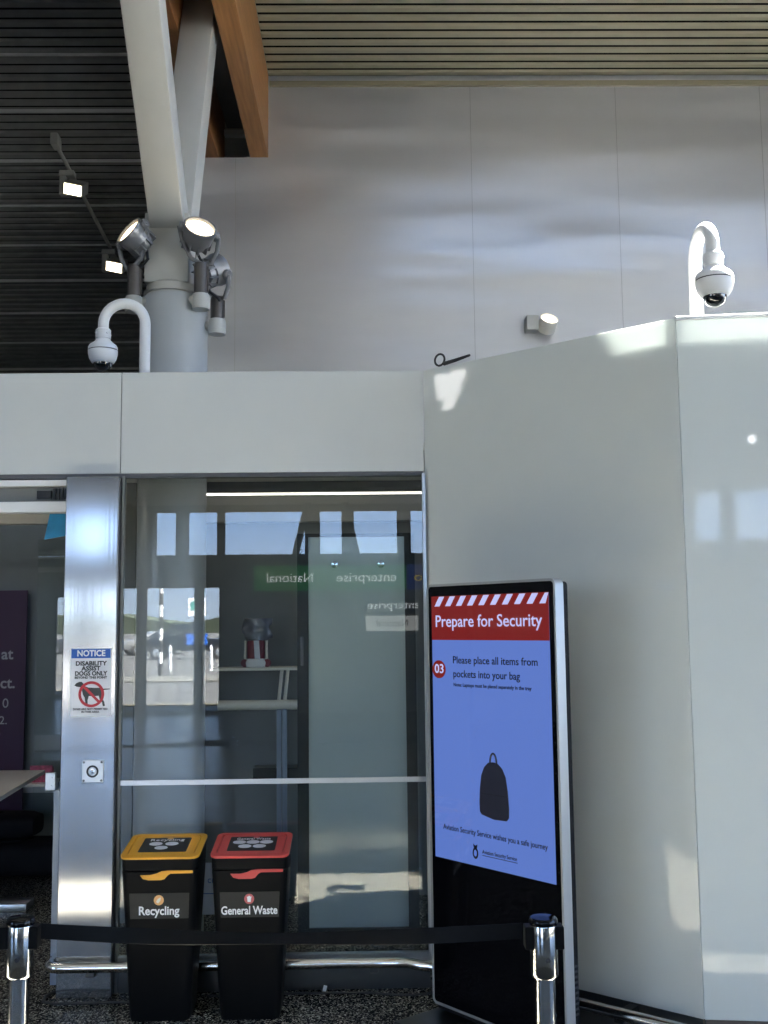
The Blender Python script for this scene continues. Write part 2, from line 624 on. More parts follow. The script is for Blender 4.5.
fr.box(SX0 - .06, SX1 + .06, SY1, SY1 + .06, CEIL + .05, CEIL + .20)
fr.box(SX0 - .06, SX0, SY0, SY1, CEIL + .0, CEIL + .20)
fr.box(SX1, SX1 + .06, SY0, SY1, CEIL + .0, CEIL + .20)
w_ = struct(fr.build('window_1', 'white_paint'))
MB().box(SX0, SX1, SY0, SY1, CEIL + .17, CEIL + .182).build('pane', 'glass_back', w_)

# dark ribbed ceiling that slopes down behind the wall
LZ = lambda y: 6.72 - 0.295 * (y - 8.7)
struct(ribs(-13.9, -0.9, 6.62, LZ(6.62), 15.9, LZ(15.9), 97, 0.03, 'ceiling_sloping', 'rib_dark', duty=.55))
for k in range(12):
    y_ = 8.76 + 0.642 * (k - 2)
    j = MB()
    j.box(-13.9, -0.9, y_ - .011, y_ + .011, LZ(y_) - .046, LZ(y_) - .02)
    struct(j.build('trim_%d' % (k + 1), 'joint_line'))

# upper wall with panel seams
wl = MB()
wl.box(-1.46, -0.83, 9.0, 9.2, 2.4, 5.84)
wl.box(-0.83, 12, 9.0, 9.2, 2.4, 6.60)
struct(wl.build('wall_upper', 'wall_panel'))
for k, x_ in enumerate((-1.12, 0.965, 2.265, 3.565)):
    struct(MB().box(x_ - .002, x_ + .002, 8.997, 9.001, 2.4, 6.5 if x_ > -0.8 else 5.83).build('trim_seam.%03d' % k, 'seam' if k else 'steel_paint'))
struct(MB().box(-0.82, 12, 8.97, 9.0, 6.49, 6.535).build('trim_cornice', 'rib_metal'))
sf = MB()
sf.box(-1.46, -0.70, 9.55, 9.65, 5.2, 7.0)
sf.box(-14, 12, 6.5, 16.2, 7.56, 7.66)
sf.box(-1.0, -0.83, 9.0, 9.6, 5.84, 6.6)
struct(sf.build('wall_soffit', 'plaster'))
struct(MB().box(-1.27, -0.99, 9.35, 9.42, 6.22, 6.27).build('trim_tie', 'white_paint'))
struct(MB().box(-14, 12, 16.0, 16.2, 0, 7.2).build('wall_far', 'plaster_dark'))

# side walls; their large glazing is unseen, added to light the hall
def side_wall(name, x0, x1, holes):
    m = MB()
    ys = [BACK] + [v for h in holes for v in h] + [16.0]
    m.box(x0, x1, BACK, 16, 5.6, 7.2)
    m.box(x0, x1, BACK, 16, 0, 0.5)
    for a, b in zip(ys[0::2], ys[1::2]):
        m.box(x0, x1, a, b, 0.5, 5.6)
    return struct(m.build(name, 'plaster'))


LH = [(-10.0, -4.0)]
RH = [(-9.5, -5.0), (-4.7, -0.5), (-0.2, 3.6)]
def pierced_wall(name, x0, x1, outer, holes, material):
    from mathutils.geometry import tessellate_polygon
    loops = [outer] + holes
    tris = tessellate_polygon([[Vector((p[0], p[1], 0)) for p in l_] for l_ in loops])
    flat_ = [p for l_ in loops for p in l_]
    n_ = len(flat_)
    mb = MB()
    fs_ = [list(t_) for t_ in tris] + [[n_ + i for i in t_] for t_ in tris]
    k0_ = 0
    for l_ in loops:
        for i in range(len(l_)):
            j_ = (i + 1) % len(l_)
            fs_.append([k0_ + i, k0_ + j_, n_ + k0_ + j_, n_ + k0_ + i])
        k0_ += len(l_)
    mb._add([(x0, p[0], p[1]) for p in flat_] + [(x1, p[0], p[1]) for p in flat_], fs_)
    return struct(mb.build(name, material))


REFLECTION_HOLES = [[(2.45, 6.365), (2.371, 6.474), (2.098, 6.49), (2.086, 6.656), (1.743, 6.693), (2.092, 5.772), (2.324, 5.768), (2.284, 5.884), (2.398, 6.018)], [(2.618, 6.129), (2.568, 6.256), (2.563, 6.169), (2.589, 6.111), (2.571, 6.053), (2.62, 5.984)]]  # unseen openings, outlined to make the white reflection in the angled glass
SLITS = [[(-1.481, 2.465), (-1.601, 2.465), (-1.596, 2.331), (-1.476, 2.331)], [(-1.661, 2.464), (-1.782, 2.464), (-1.777, 2.33), (-1.656, 2.33)], [(-1.842, 2.463), (-1.963, 2.463), (-1.958, 2.328), (-1.837, 2.329)], [(-2.024, 2.462), (-2.145, 2.462), (-2.139, 2.327), (-2.018, 2.328)]]
pierced_wall('wall_left', -14.05, -14.0, [(BACK, 0), (16, 0), (16, 7.2), (BACK, 7.2)],
             [[(LH[0][0], .5), (LH[0][1], .5), (LH[0][1], 5.6), (LH[0][0], 5.6)]] + REFLECTION_HOLES + SLITS, 'plaster')
side_wall('wall_right', 12.0, 12.2, RH)
wn = 2
for x_, hs in ((-14.1, LH), (12.1, RH)):
    for a, b in hs:
        f_ = MB()
        for q in range(4):
            yq = a + (b - a) * q / 3
            f_.box(x_ - .05, x_ + .05, max(a, yq - .04), min(b, yq + .04), 0.5, 5.6)
        f_.box(x_ - .05, x_ + .05, a, b, 0.5, 0.56)
        f_.box(x_ - .05, x_ + .05, a, b, 5.54, 5.6)
        f_.box(x_ - .04, x_ + .04, a, b, 2.9, 2.97)
        o = struct(f_.build('window_%d' % wn, 'alu_dark'))
        MB().box(x_ - .006, x_ + .006, a, b, 0.5, 5.6).build('pane', 'glass_back', o)
        wn += 1

# back wall with doors and clerestory
DOORS = [(-7.9, -6.85), (-6.75, -5.70), (-5.55, -4.55), (-4.45, -3.40), (-3.31, -2.90)]
CLER = [(-8.6, -7.4), (-7.25, -6.1), (-5.9, -4.95), (-4.25, -3.80), (-3.6, -2.97), (-2.87, -1.20), (-0.96, -0.46), (-0.27, 0.66),
        (0.88, 1.80), (1.92, 2.42), (2.62, 4.1), (4.3, 5.6), (5.8, 7.2)]
CZ0, CZ1, DH = 3.13, 4.05, 2.55
bw = MB()
y0, y1 = BACK - .2, BACK
bw.box(-14, 12, y0, y1, CZ1, 7.2)
bw.box(-14, 12, y0, y1, DH, CZ0)
xs = [-14] + [v for c in CLER for v in c] + [12]
for a, b in zip(xs[0::2], xs[1::2]):
    bw.box(a, b, y0, y1, CZ0, CZ1)
xs = [-14] + [v for c in DOORS for v in c] + [12]
for a, b in zip(xs[0::2], xs[1::2]):
    bw.box(a, b, y0, y1, 0, DH)
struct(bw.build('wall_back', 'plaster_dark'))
struct(MB().box(-14, 12, BACK, BACK + 2.6, 4.16, 4.26).build('ceiling_soffit', 'plaster'))
for a, b in CLER:
    f_ = MB()
    f_.box(a, a + .03, y1 - .12, y1 - .05, CZ0, CZ1)
    f_.box(b - .03, b, y1 - .12, y1 - .05, CZ0, CZ1)
    f_.box(a + .03, b - .03, y1 - .12, y1 - .05, CZ0, CZ0 + .03)
    f_.box(a + .03, b - .03, y1 - .12, y1 - .05, CZ1 - .03, CZ1)
    o = struct(f_.build('window_%d' % wn, 'alu_dark'))
    MB().box(a + .03, b - .03, y1 - .09, y1 - .08, CZ0 + .03, CZ1 - .03).build('pane', 'glass_back', o)
    wn += 1
for k, (a, b) in enumerate(DOORS):
    f_ = MB()
    f_.box(a, a + .05, y1 - .14, y1 - .06, 0, DH)
    f_.box(b - .05, b, y1 - .14, y1 - .06, 0, DH)
    f_.box(a + .05, b - .05, y1 - .14, y1 - .06, 0, .07)
    f_.box(a + .05, b - .05, y1 - .14, y1 - .06, DH - .05, DH)
    o = struct(f_.build('door_%d' % (k + 2), 'alu_dark'))
    MB().box(a + .05, b - .05, y1 - .105, y1 - .095, .07, DH - .05).build('pane', 'glass_back', o)
# raking steel props in front of the clerestory
for x_, s_ in ((-1.30, 0.16), (-0.28, -0.14), (-4.85, 0.14), (1.86, 0.12)):
    p = MB()
    p.tube([(x_ - s_, BACK + .25, 2.9), (x_ + s_, BACK + .25, 4.2)], 0.07, 12)
    struct(p.build('trim_prop', 'plaster_dark', smooth=40))

portal('daylight_back', (-1, BACK - .25, 2.3), (0, 1, 0), 16, 4.2)
portal('daylight_right', (12.25, -3, 3.05), (-1, 0, 0), 13.6, 5.2)
portal('daylight_left', (-14.25, -7, 3.05), (1, 0, 0), 6.2, 5.2)
portal('daylight_roof', ((SX0 + SX1) / 2, (SY0 + SY1) / 2, CEIL + .4), (0, 0, -1), SX1 - SX0 + .2, SY1 - SY0 + .2)

# ------------------------------------------------------------------ outside
struct(MB().box(-120, 120, -420, BACK - .2, -0.2, -0.02).build('ground_outside', 'asphalt'))
struct(MB().box(-40, 30, -13.0, BACK - .2, -0.02, 0.0).build('pavement_outside', 'pave'))
struct(MB().box(-40, 30, -13.3, -13.02, -0.02, 0.03).build('kerb_outside', 'kerb_yellow'))
struct(MB().box(-60, 50, -27.0, -23.5, -0.02, 0.03).build('pavement_island', 'pave'))
struct(MB().box(-120, 120, -100, -84, -0.02, 0.5).build('field_outside', 'field'))
random.seed(4)
hp = [(-110, -1)]
for i in range(45):
    x_ = -110 + 220 * i / 44
    hp.append((x_, 6.3 + 2.2 * math.sin(x_ * .045 + 1.0) + 1.0 * math.sin(x_ * .15) + random.uniform(-.4, .4)))
hp.append((110, -1))
struct(MB().prism(hp, -330, -290).build('hills_outside', 'hill'))


cw = MB()  # unseen clad wall, added so the angled glass reflects white
cw.box(-18.6, -18.0, -3.2, 5.5, 0, 10.5)
for k in range(58):
    cw.box(-18.0, -17.96, -3.15 + .15 * k, -3.07 + .15 * k, .2, 10.4)
struct(cw.build('added_wall_outside', 'cladding'))


def car(loc, rz, paint, label, kind='car'):
    t = thing('pickup_truck' if kind == 'pickup' else 'car', label, 'truck' if kind == 'pickup' else 'car', loc, rz, 'vehicles in the car park')
    b = MB()
    if kind == 'pickup':
        L, H = 5.2, 1.85
        prof = [(-2.6, .45), (-2.6, 1.05), (-.55, 1.10), (-.45, 1.80), (-.30, 1.85), (.85, 1.85), (1.0, 1.80), (1.55, 1.18), (2.45, 1.05), (2.6, .95), (2.6, .42)]
        win = [(-.36, 1.20), (-.30, 1.72), (.88, 1.72), (1.38, 1.20)]
        wx = (-1.65, 1.70)
        wr = .39
    else:
        prof = [(-2.15, .35), (-2.2, .80), (-1.95, 1.02), (-1.45, 1.08), (-.95, 1.46), (.15, 1.48), (1.0, 1.02), (1.95, .88), (2.15, .70), (2.15, .33)]
        win = [(-1.35, 1.07), (-.90, 1.40), (.12, 1.41), (.82, 1.05)]
        wx = (-1.30, 1.35)
        wr = .32
    b.prism(prof, -.85, .85, bev=.05)
    b.build('body', paint, t, smooth=35)
    g = MB()
    g.prism(win, -.862, .862)
    g.build('side_glass', 'car_glass', t)
    for x_ in wx:
        for s in (-1, 1):
            wmb = MB()
            mt = Matrix.Translation((x_, s * .78, wr - .02)) @ Matrix.Rotation(PI / 2, 4, 'X')
            wmb.lathe([(wr * .55, -.11), (wr, -.10), (wr, .10), (wr * .55, .11)], mt, 20)
            wh = wmb.build('wheel', 'tyre', t, smooth=40)
            h = MB()
            h.lathe([(.02, -.118), (wr * .56, -.112), (wr * .56, .112), (.02, .118)], mt, 16)
            h.build('hub', 'alu', wh)
    return t


car((-9.6, -48, 0), PI, 'car_dark', 'dark grey pickup truck in the car park mirrored in the glass', 'pickup')
car((-15.8, -50, 0), PI * .5, 'car_dark', 'black car left of the pickup truck in the mirrored car park')
car((-13.6, -58, 0), PI * .85, 'car_white', 'white car behind the pickup truck and the striped pole')
car((-19.6, -57, 0), PI, 'car_silver', 'silver car at the left end of the mirrored car park')
car((-6.0, -66, 0), PI, 'car_silver', 'silver car far behind the blue and green signpost')
car((-23.5, -44, 0), PI * .5, 'car_white', 'white car nearest the left edge of the mirrored car park')

t = thing('striped_pole', 'black and white striped pole at the crossing outside the doors', 'pole', (-7.4, -28.0, 0))
for k in range(8):
    MB().lathe([(.075, .42 * k), (.075, .42 * k + .42)], None, 16).build('band', 'white_ink' if k % 2 else 'post_black', t, smooth=40)
t = thing('signpost', 'thin white post with a green plate over a blue plate outside the doors', 'signpost', (-6.9, -33.0, 0))
MB().tube([(0, 0, 0), (0, 0, 3.0)], .05, 10).build('post', 'white_paint', t, smooth=40)
s_ = MB().box(-.36, .36, -.03, .05, 2.15, 2.9).build('plate', 'sign_white', t)
MB().box(-.26, .26, .05, .06, 2.4, 2.75).build('panel', 'sign_teal', s_)
MB().box(-.42, .42, -.03, .05, 1.0, 1.45).build('plate', 'blue_ink', t)
for x_, lb in ((-7.7, 'white bollard beside the striped pole outside the doors'), (-6.1, 'white bollard right of the thin white signpost outside')):
    tag(MB().lathe([(.07, 0), (.07, .95), (.05, 1.0), (0.001, 1.02)], Matrix.Translation((x_, -31.5, 0)), 14).build('bollard', 'white_paint', smooth=40),
        lb, 'bollard', 'white bollards outside')

# sign boards on the back wall (read from inside, looking back)
def board(x0, x1, z0, z1, colr, txt, ink, label, h, wd, extra=None):
    t = thing('sign_board', label, 'sign', ((x0 + x1) / 2, BACK + .03, z0), 0, 'rental signs on the back wall')
    W, H = x1 - x0, z1 - z0
    MB().box(-W / 2, W / 2, -.03, .03, 0, H, bev=.004).build('panel', colr, t)
    m = face_mtx((0, .032, H / 2), (-1, 0, 0), (0, 0, 1))
    text(txt, h, m, ink, t, width=wd)
    return t


board(-2.25, -0.80, 2.42, 2.92, 'sign_green', 'National', 'sign_lit', 'green sign board reading National mirrored in the glass', .26, .92)
board(-0.78, 0.80, 2.42, 2.92, 'sign_green', 'enterprise', 'sign_lit', 'green sign board reading enterprise mirrored in the glass', .26, 1.20)
board(0.82, 1.90, 2.42, 2.92, 'sign_navy', 'alamo', 'sign_yellow', 'dark blue sign board with yellow lettering alamo', .26, .8)
board(-0.05, 1.15, 1.98, 2.24, 'plaster_dark', 'enterprise', 'sign_lit', 'added low board imitating the second reflection of the enterprise sign', .22, 1.05)  # this board and the next are added for the signs' second reflection
board(-0.02, 1.05, 1.60, 1.90, 'sign_panel', 'National', 'black_ink', 'added white board imitating the second reflection of the National sign', .20, .62)

# ------------------------------------------------------------------ glazed front
fa = MB()
fa.box(-4.2, -1.222, GP, GP + .05, 2.484, 2.997, bev=.002)
struct(fa.build('wall_fascia', 'fascia'))
fa = MB()
fa.box(-1.218, 0.293, GP, GP + .05, 2.484, 2.997, bev=.002)
struct(fa.build('wall_fascia.001', 'fascia'))
struct(MB().box(-4.2, .29, GP + .004, GP + .05, 2.462, 2.483).build('trim_10', 'alu_dark'))
lid = MB()
pts = [(-4.2, GP + .06), (.33, GP + .06), (PC.x + .02, PC.y + .06), (PB.x, PB.y + .06), (PB.x, 7.0), (-4.2, 7.6)]
for zz in ((2.60, 2.64),):
    vs = [(p[0], p[1], zz[0]) for p in pts] + [(p[0], p[1], zz[1]) for p in pts]
    n = len(pts)
    lid._add(vs, [list(range(n)), [n + i for i in reversed(range(n))]] + [[i, (i + 1) % n, n + (i + 1) % n, n + i] for i in range(n)])
struct(lid.build('ceiling_booth', 'plaster'))


def wall_slab(a, u, ln, z0, z1, th, name, material):
    m = face_mtx((a.x, a.y, 0), u, (0, 0, 1))      # local x along wall, y up, z = u x up (towards the hall)
    mb = MB()
    mb.box(0, ln, z0, z1, -th, 0, m, bev=.001, seg=1)
    return struct(mb.build(name, material))


LA = (PC - PA).length
LB = (PB - PC).length
wall_slab(PA, UA, LA, .158, 2.997, .012, 'wall_angled', 'opal')
wall_slab(PC + UB * .004, UB, LB, .158, 2.985, .012, 'wall_right_glass', 'opal')
wall_slab(PA - NA * .02, UA, LA, 0.0, .15, .03, 'baseboard_angled', 'steel_dark')
wall_slab(PC - NB * .02, UB, LB, 0.0, .15, .03, 'baseboard_right', 'timber_dull')
wall_slab(PC + NB * .012 - UB * .0, UB, LB, 2.985, 3.0, .018, 'trim_right_cap', 'white_paint')
cv = MB()  # hidden sheet added to block sun, limiting the glow through the glass
cpts = [PA - NA * .016 + UA * .05, PC - NA * .016 - NB * .002, PC - NB * .016, PB - NB * .016, Vector((PB.x, 6.2, 0)), Vector((.5, 6.2, 0))]
cn = len(cpts)
cv._add([(p.x, p.y, 2.885) for p in cpts] + [(p.x, p.y, 2.90) for p in cpts],
        [list(range(cn)), [cn + i for i in range(cn)]] + [[i, (i + 1) % cn, cn + (i + 1) % cn, cn + i] for i in range(cn)])
struct(cv.build('sun_blocker', 'white_paint'))
# a bright edge strip where angled wall meets the glazing
struct(MB().box(.283, .297, GP - .03, GP + .03, .10, 2.47).build('trim_12', 'alu'))

# clear pane, its stripe and plinth
pane = struct(MB().box(-1.20, .283, GP, GP + .012, .165, 2.47).build('window_40', 'glass'))
MB().box(-1.20, .283, GP - .003, GP - .0005, .962, .986).build('stripe', 'alu', pane)
struct(MB().box(-1.20, .283, GP - .005, GP + .03, .125, .165).build('trim_13', 'alu'))
struct(MB().box(-1.22, .290, GP + .003, GP + .04, .0, .125).build('baseboard_front', 'steel_dark'))
struct(MB().box(-1.208, -1.196, GP - .008, GP + .03, .0, 2.47).build('trim_14', 'plaster_dark'))
# steel pillar
struct(MB().box(-1.470, -1.212, GP - .06, GP + .10, 0, 2.462, bev=.004).build('trim_15', 'steel_brushed'))
# sliding door, header and leaf
d1 = struct(MB().box(-4.2, -1.472, GP, GP + .05, 2.425, 2.455).build('door_1', 'white_paint'))
MB().box(-4.2, -1.472, GP + .05, GP + .16, 2.345, 2.425).build('track_cover', 'plaster_dark', d1)
MB().box(-4.2, -1.472, GP + .02, GP + .10, 2.295, 2.350, bev=.004).build('rail', 'white_paint', d1)
mc = MB()
for k in range(4):
    mc.box(-1.56 + .018 * k, -1.548 + .018 * k, GP + .03, GP + .05, 2.36, 2.415)
mc.box(-1.64, -1.57, GP + .03, GP + .05, 2.365, 2.405)
mc.build('roller_carriage', 'black_frame', d1)
st = MB()
st.box(-1.535, -1.475, GP + .07, GP + .11, .02, .935)
st.build('stile', 'blue_grey', d1)
lk = MB()
lk.box(-1.575, -1.525, GP + .055, GP + .075, .935, 1.02, bev=.003)
lk.lathe([(.006, 0), (.006, .006)], Matrix.Translation((-1.545, GP + .055, .995)) @ Matrix.Rotation(PI / 2, 4, 'X'), 10)
lk.lathe([(.006, 0), (.006, .006)], Matrix.Translation((-1.545, GP + .055, .955)) @ Matrix.Rotation(PI / 2, 4, 'X'), 10)
lk.build('latch', 'alu', d1)

# rooms behind
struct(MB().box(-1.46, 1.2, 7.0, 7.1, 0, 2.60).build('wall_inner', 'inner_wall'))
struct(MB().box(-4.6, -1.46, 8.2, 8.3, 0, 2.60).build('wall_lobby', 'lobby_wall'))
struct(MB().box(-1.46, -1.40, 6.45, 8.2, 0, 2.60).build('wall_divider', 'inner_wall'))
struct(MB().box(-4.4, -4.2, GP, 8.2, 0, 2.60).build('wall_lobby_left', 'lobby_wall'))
struct(MB().box(-4.4, 1.2, 6.9, 7.0, 2.40, 2.60).build('trim_16', 'plaster'))
struct(MB().box(-2.50, -1.47, 8.12, 8.132, 0.02, 2.40).build('window_70', 'glass'))
tl = thing('linear_light', 'thin white strip light in a dark channel under the inner ceiling', 'light', (-.45, 6.5, 2.53))
MB().box(-.93, 1.2, -.06, .06, 0.004, .070).build('housing', 'black_frame', tl)
MB().box(-.93, 1.2, -.022, .022, -.004, .004).build('diffuser', 'led', tl)

tl = thing('linear_light', 'added unseen strip light brightening the lobby behind the door header', 'light', (-2.9, 6.1, 2.53))  # added lamp hidden by the header, brightens the table and lobby
MB().box(-.8, .8, -.05, .05, 0.004, .070).build('housing', 'black_frame', tl)
MB().box(-.8, .8, -.04, .04, -.004, .004).build('diffuser', 'led_added', tl)

# ------------------------------------------------------------------ column, struts, beams
struct(MB().lathe([(.20, 0), (.20, 3.655), (.17, 3.66), (.17, 3.675)], Matrix.Translation((-1.135, 6.2, 0)), 48).build('column', 'column_paint', smooth=40))
cc = MB()
cc.lathe([(.15, 3.675), (.150, 3.74), (.142, 3.75), (.0, 3.75)], Matrix.Translation((-1.15, 6.2, 0)), 40)
cc.lathe([(.165, 3.69), (.165, 3.705)], Matrix.Translation((-1.15, 6.2, 0)), 40)
cc.box(-1.29, -1.03, 6.07, 6.33, 3.74, 4.16, bev=.006)
struct(cc.build('column_head', 'steel_paint', smooth=30))


def strut(p0, p1, wdt, dep, name, sx_=0):
    p0, p1 = Vector(p0), Vector(p1)
    m = axis_mtx(p0, p1 - p0, (1, 0, 0))
    return struct(MB().box(-wdt / 2, wdt / 2, -dep / 2, dep / 2, 0, (p1 - p0).length, m, bev=.012).build(name, 'steel_paint', smooth=30))


strut((-1.160, 6.20, 4.08), (-1.150, 4.55, 5.86), .205, .21, 'beam_strut')
strut((-1.145, 6.26, 4.10), (-1.145, 7.34, 6.38), .225, .22, 'beam_strut.001')
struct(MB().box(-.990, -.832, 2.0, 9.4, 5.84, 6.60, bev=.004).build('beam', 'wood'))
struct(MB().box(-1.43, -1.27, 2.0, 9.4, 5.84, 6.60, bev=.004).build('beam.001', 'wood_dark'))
struct(MB().box(-1.27, -.99, 3.0, 9.55, 6.38, 6.46).build('ceiling_infill', 'plaster_dark'))

# ------------------------------------------------------------------ floodlights on the column
def floodlight(base, stem_top, head_c, aim, label, arm_from, lit=True):
    t = thing('floodlight', label, 'floodlight', base, 0, 'floodlights on the column')
    B = Vector(base)
    L = lambda p: Vector(p) - B
    a = MB()
    a.tube([L(arm_from), (0, 0, 0)], .028, 12)
    a.lathe([(.05, -.045), (.052, -.03), (.052, .03), (.046, .045)], None, 24)
    a.build('bracket', 'steel_paint', t, smooth=40)
    s = MB()
    h = L(stem_top).z
    s.lathe([(.040, .04), (.040, h - .02), (.036, h)], None, 24)
    s.box(.034, .046, -.010, .010, .06, h - .02)
    s.build('stem', 'flood_stem', t, smooth=40)
    hm = axis_mtx(L(head_c), aim, (1, 0, 0))
    hd = MB()
    hd.lathe([(.0, -.115), (.045, -.112), (.07, -.095), (.078, -.06), (.088, -.055), (.092, .0), (.098, .01), (.098, .035), (.086, .036), (.082, .020)], hm, 40, cap=False)
    for k in range(10):
        an = 2 * PI * k / 10
        fm = hm @ Matrix.Rotation(an, 4, 'Z')
        hd.box(.055, .090, -.004, .004, -.105, -.03, fm)
    hd.build('head', 'flood_body', t, smooth=40)
    if lit:
        ln = MB()
        ln.lathe([(.082, .020), (.06, .026), (.03, .029), (.0005, .030)], hm, 32, cap=False)
        ln.build('lens', 'lens_warm', t, smooth=60)
    # yoke: a fork of two flat arms from the stem to the head's sides
    side = hm.to_3x3() @ Vector((1, 0, 0))
    hc = L(head_c)
    top = Vector((0, 0, h))
    for sg in (-1, 1):
        y = MB()
        pv = hc + side * sg * .105
        path = [top, top + Vector((0, 0, .015)) + (side * sg * .06), top * .45 + pv * .55 + side * sg * .045, pv + side * sg * .012]
        y.tube(path, .014, 8)
        y.lathe([(.028, -.012), (.030, 0), (.026, .014)], axis_mtx(pv, side * sg, (0, 0, 1)), 20)
        y.build('yoke_arm', 'flood_body', t, smooth=40)
    c = MB()
    rear = hm @ Vector((0, 0, -.11))
    mid = (rear + top) / 2 + side * .07 + Vector((0, 0, -.05))
    c.tube([rear, rear + (mid - rear) * .5 + Vector((0, 0, -.03)), mid, top + Vector((.02, 0, -.03))], .008, 8)
    c.build('power_cable', 'rubber', t, smooth=60)
    return t


floodlight((-1.345, 6.06, 3.60), (-1.345, 6.06, 3.83), (-1.345, 6.00, 4.00), (-.62, -.55, .50),
           'left floodlight on the column, tilted up towards the dark ribbed ceiling', (-1.18, 6.12, 3.66))
floodlight((-.948, 6.02, 3.60), (-.948, 6.02, 3.83), (-.952, 5.96, 4.00), (.34, -.72, .55),
           'middle floodlight on the column, lit lens turned up towards the hall', (-1.10, 6.12, 3.66))
floodlight((-.872, 6.16, 3.49), (-.872, 6.16, 3.67), (-.885, 6.14, 3.83), (.62, .60, .5),
           'right floodlight lower on the column, seen from behind with its lens hidden', (-1.06, 6.20, 3.52))

# ------------------------------------------------------------------ dome cameras
def dome_camera(base, hor, post_h, label):
    """base: foot of the pole; hor: horizontal unit vector from the pole to the bell"""
    t = thing('dome_camera', label, 'camera', base, 0, 'dome cameras on goosenecks')
    h = Vector(hor).normalized()
    up = Vector((0, 0, 1))
    g = MB()
    r_ = .110
    path = [Vector((0, 0, 0)), up * (post_h * .5), up * post_h]
    path += arc(up * post_h + h * r_, r_, PI, 0, 18, h, up)[1:]
    end = path[-1]
    path += [end - up * .035]
    g.tube(path, .028, 20)
    g.lathe([(.045, 0), (.045, .012), (.034, .018), (.030, .05)], None, 24)
    g.build('gooseneck', 'white_paint', t, smooth=50)
    bz = end.z - .035
    bx = Matrix.Translation((end.x, end.y, 0))
    co = MB()
    co.lathe([(.034, bz - .050), (.040, bz - .045), (.040, bz + .0), (.033, bz + .008)], bx, 24)
    for k in range(4):
        an = PI / 4 + k * PI / 2
        co.lathe([(.006, 0), (.006, .006)], bx @ Matrix.Translation((.040 * math.cos(an), .040 * math.sin(an), bz - .02)) @ Matrix.Rotation(an, 4, 'Z') @ Matrix.Rotation(PI / 2, 4, 'Y'), 8)
    co.build('collar', 'white_paint', t, smooth=40)
    b = MB()
    z = bz - .045
    b.lathe([(.034, z), (.046, z - .018), (.070, z - .036), (.0765, z - .048), (.0775, z - .062)], bx, 36)
    b.build('upper_housing', 'white_paint', t, smooth=50)
    s = MB()
    s.lathe([(.0755, z - .062), (.0755, z - .067)], bx, 36)
    s.build('seam', 'black_frame', t, smooth=40)
    c = MB()
    c.lathe([(.0775, z - .067), (.0765, z - .085), (.070, z - .110), (.058, z - .130), (.050, z - .134)], bx, 36)
    c.build('lower_housing', 'white_paint', t, smooth=50)
    d = MB()
    prof = [(.049 * math.cos(a), z - .131 - .046 * math.sin(a)) for a in [PI / 2 * i / 8 for i in range(9)]]
    d.lathe(prof, bx, 32, cap=False)
    d.build('dome', 'dome_clear', t, smooth=80)
    return t


dome_camera((-1.158, 5.50, 2.64), (-1, -.02, 0), .68, 'white dome camera on a gooseneck in front of the column')
dome_camera((1.442, 4.45, 2.64), (.03, -1, 0), .625, 'white dome camera on a gooseneck above the right glass wall')

# ------------------------------------------------------------------ track lights on the sloping ceiling
tr = MB()
A0, A1 = Vector((-2.92, 9.75, LZ(9.75) - .10)), Vector((-2.735, 11.62, LZ(11.62) - .10))
tr.tube([A0, A1], .020, 8)
trk = tag(tr.build('track_rail', 'track_grey', smooth=40), 'dark rail with spotlights running down the dark ribbed ceiling', 'rail')
tf = MB()
tf.box(A0.x - .035, A0.x + .035, A0.y - .10, A0.y + .05, A0.z - .03, A0.z + .085, bev=.01)
tf.build('feed_end', 'track_grey', trk)


def track_spot(f_, label):
    p = A0.lerp(A1, f_)
    t = thing('track_spotlight', label, 'spotlight', p, 0, 'spotlights on the ceiling rail')
    b = MB()
    b.box(-.085, .06, -.05, .05, -.085, -.030, bev=.006)
    b.build('adapter', 'track_grey', t)
    a = MB()
    a.box(-.085, -.02, -.03, .03, -.27, -.07, bev=.006)
    a.build('arm', 'track_grey', t)
    hm = Matrix.Translation((.06, -.03, -.205)) @ Matrix.Rotation(R(12), 4, 'Y') @ Matrix.Rotation(R(34), 4, 'X')
    h = MB()
    h.box(-.085, .105, -.06, .12, -.065, .055, hm, bev=.008)
    h.build('head', 'track_grey', t)
    l_ = MB()
    l_.box(-.075, .095, -.067, -.0605, -.055, .045, hm)
    l_.build('lens', 'lens_track', t)
    return t


track_spot(.17, 'upper of two lit track spotlights hanging on the dark ceiling rail')
track_spot(.82, 'lower track spotlight on the ceiling rail, just left of the floodlights')

# lamp on the upper wall and a lamp on the back wall
t = thing('wall_lamp', 'small grey wall lamp with a lit round head on the upper wall', 'lamp', (1.42, 9.0, 4.285))
MB().box(-.02, .085, -.13, 0, -.055, .075, bev=.006).build('base', 'steel_paint', t)
hm = axis_mtx((.165, -.11, .0), (.15, -.72, .62), (1, 0, 0))
MB().lathe([(.060, -.075), (.078, -.06), (.080, .055), (.072, .058), (.070, .045)], hm, 32, cap=False).build('head', 'cream', t, smooth=40)
MB().lathe([(.070, .045), (.05, .052), (.0005, .055)], hm, 28, cap=False).build('lens', 'lens_wall', t, smooth=60)
MB().lathe([(.001, -.076), (.060, -.075)], hm, 28, cap=False).build('rear_cap', 'track_grey', t)
t = thing('downlight', 'round white lamp whose glint shows in the right glass wall', 'lamp', (2.96, BACK + .02, 4.93))
hm = axis_mtx((0, .0, 0), (0, 1, -.1), (1, 0, 0))
MB().lathe([(.001, 0), (.09, 0), (.09, .14), (.075, .14), (.07, .12)], hm, 28, cap=False).build('head', 'white_paint', t, smooth=40)
MB().lathe([(.07, .12), (.0005, .125)], hm, 24, cap=False).build('lens', 'lens_down', t, smooth=60)

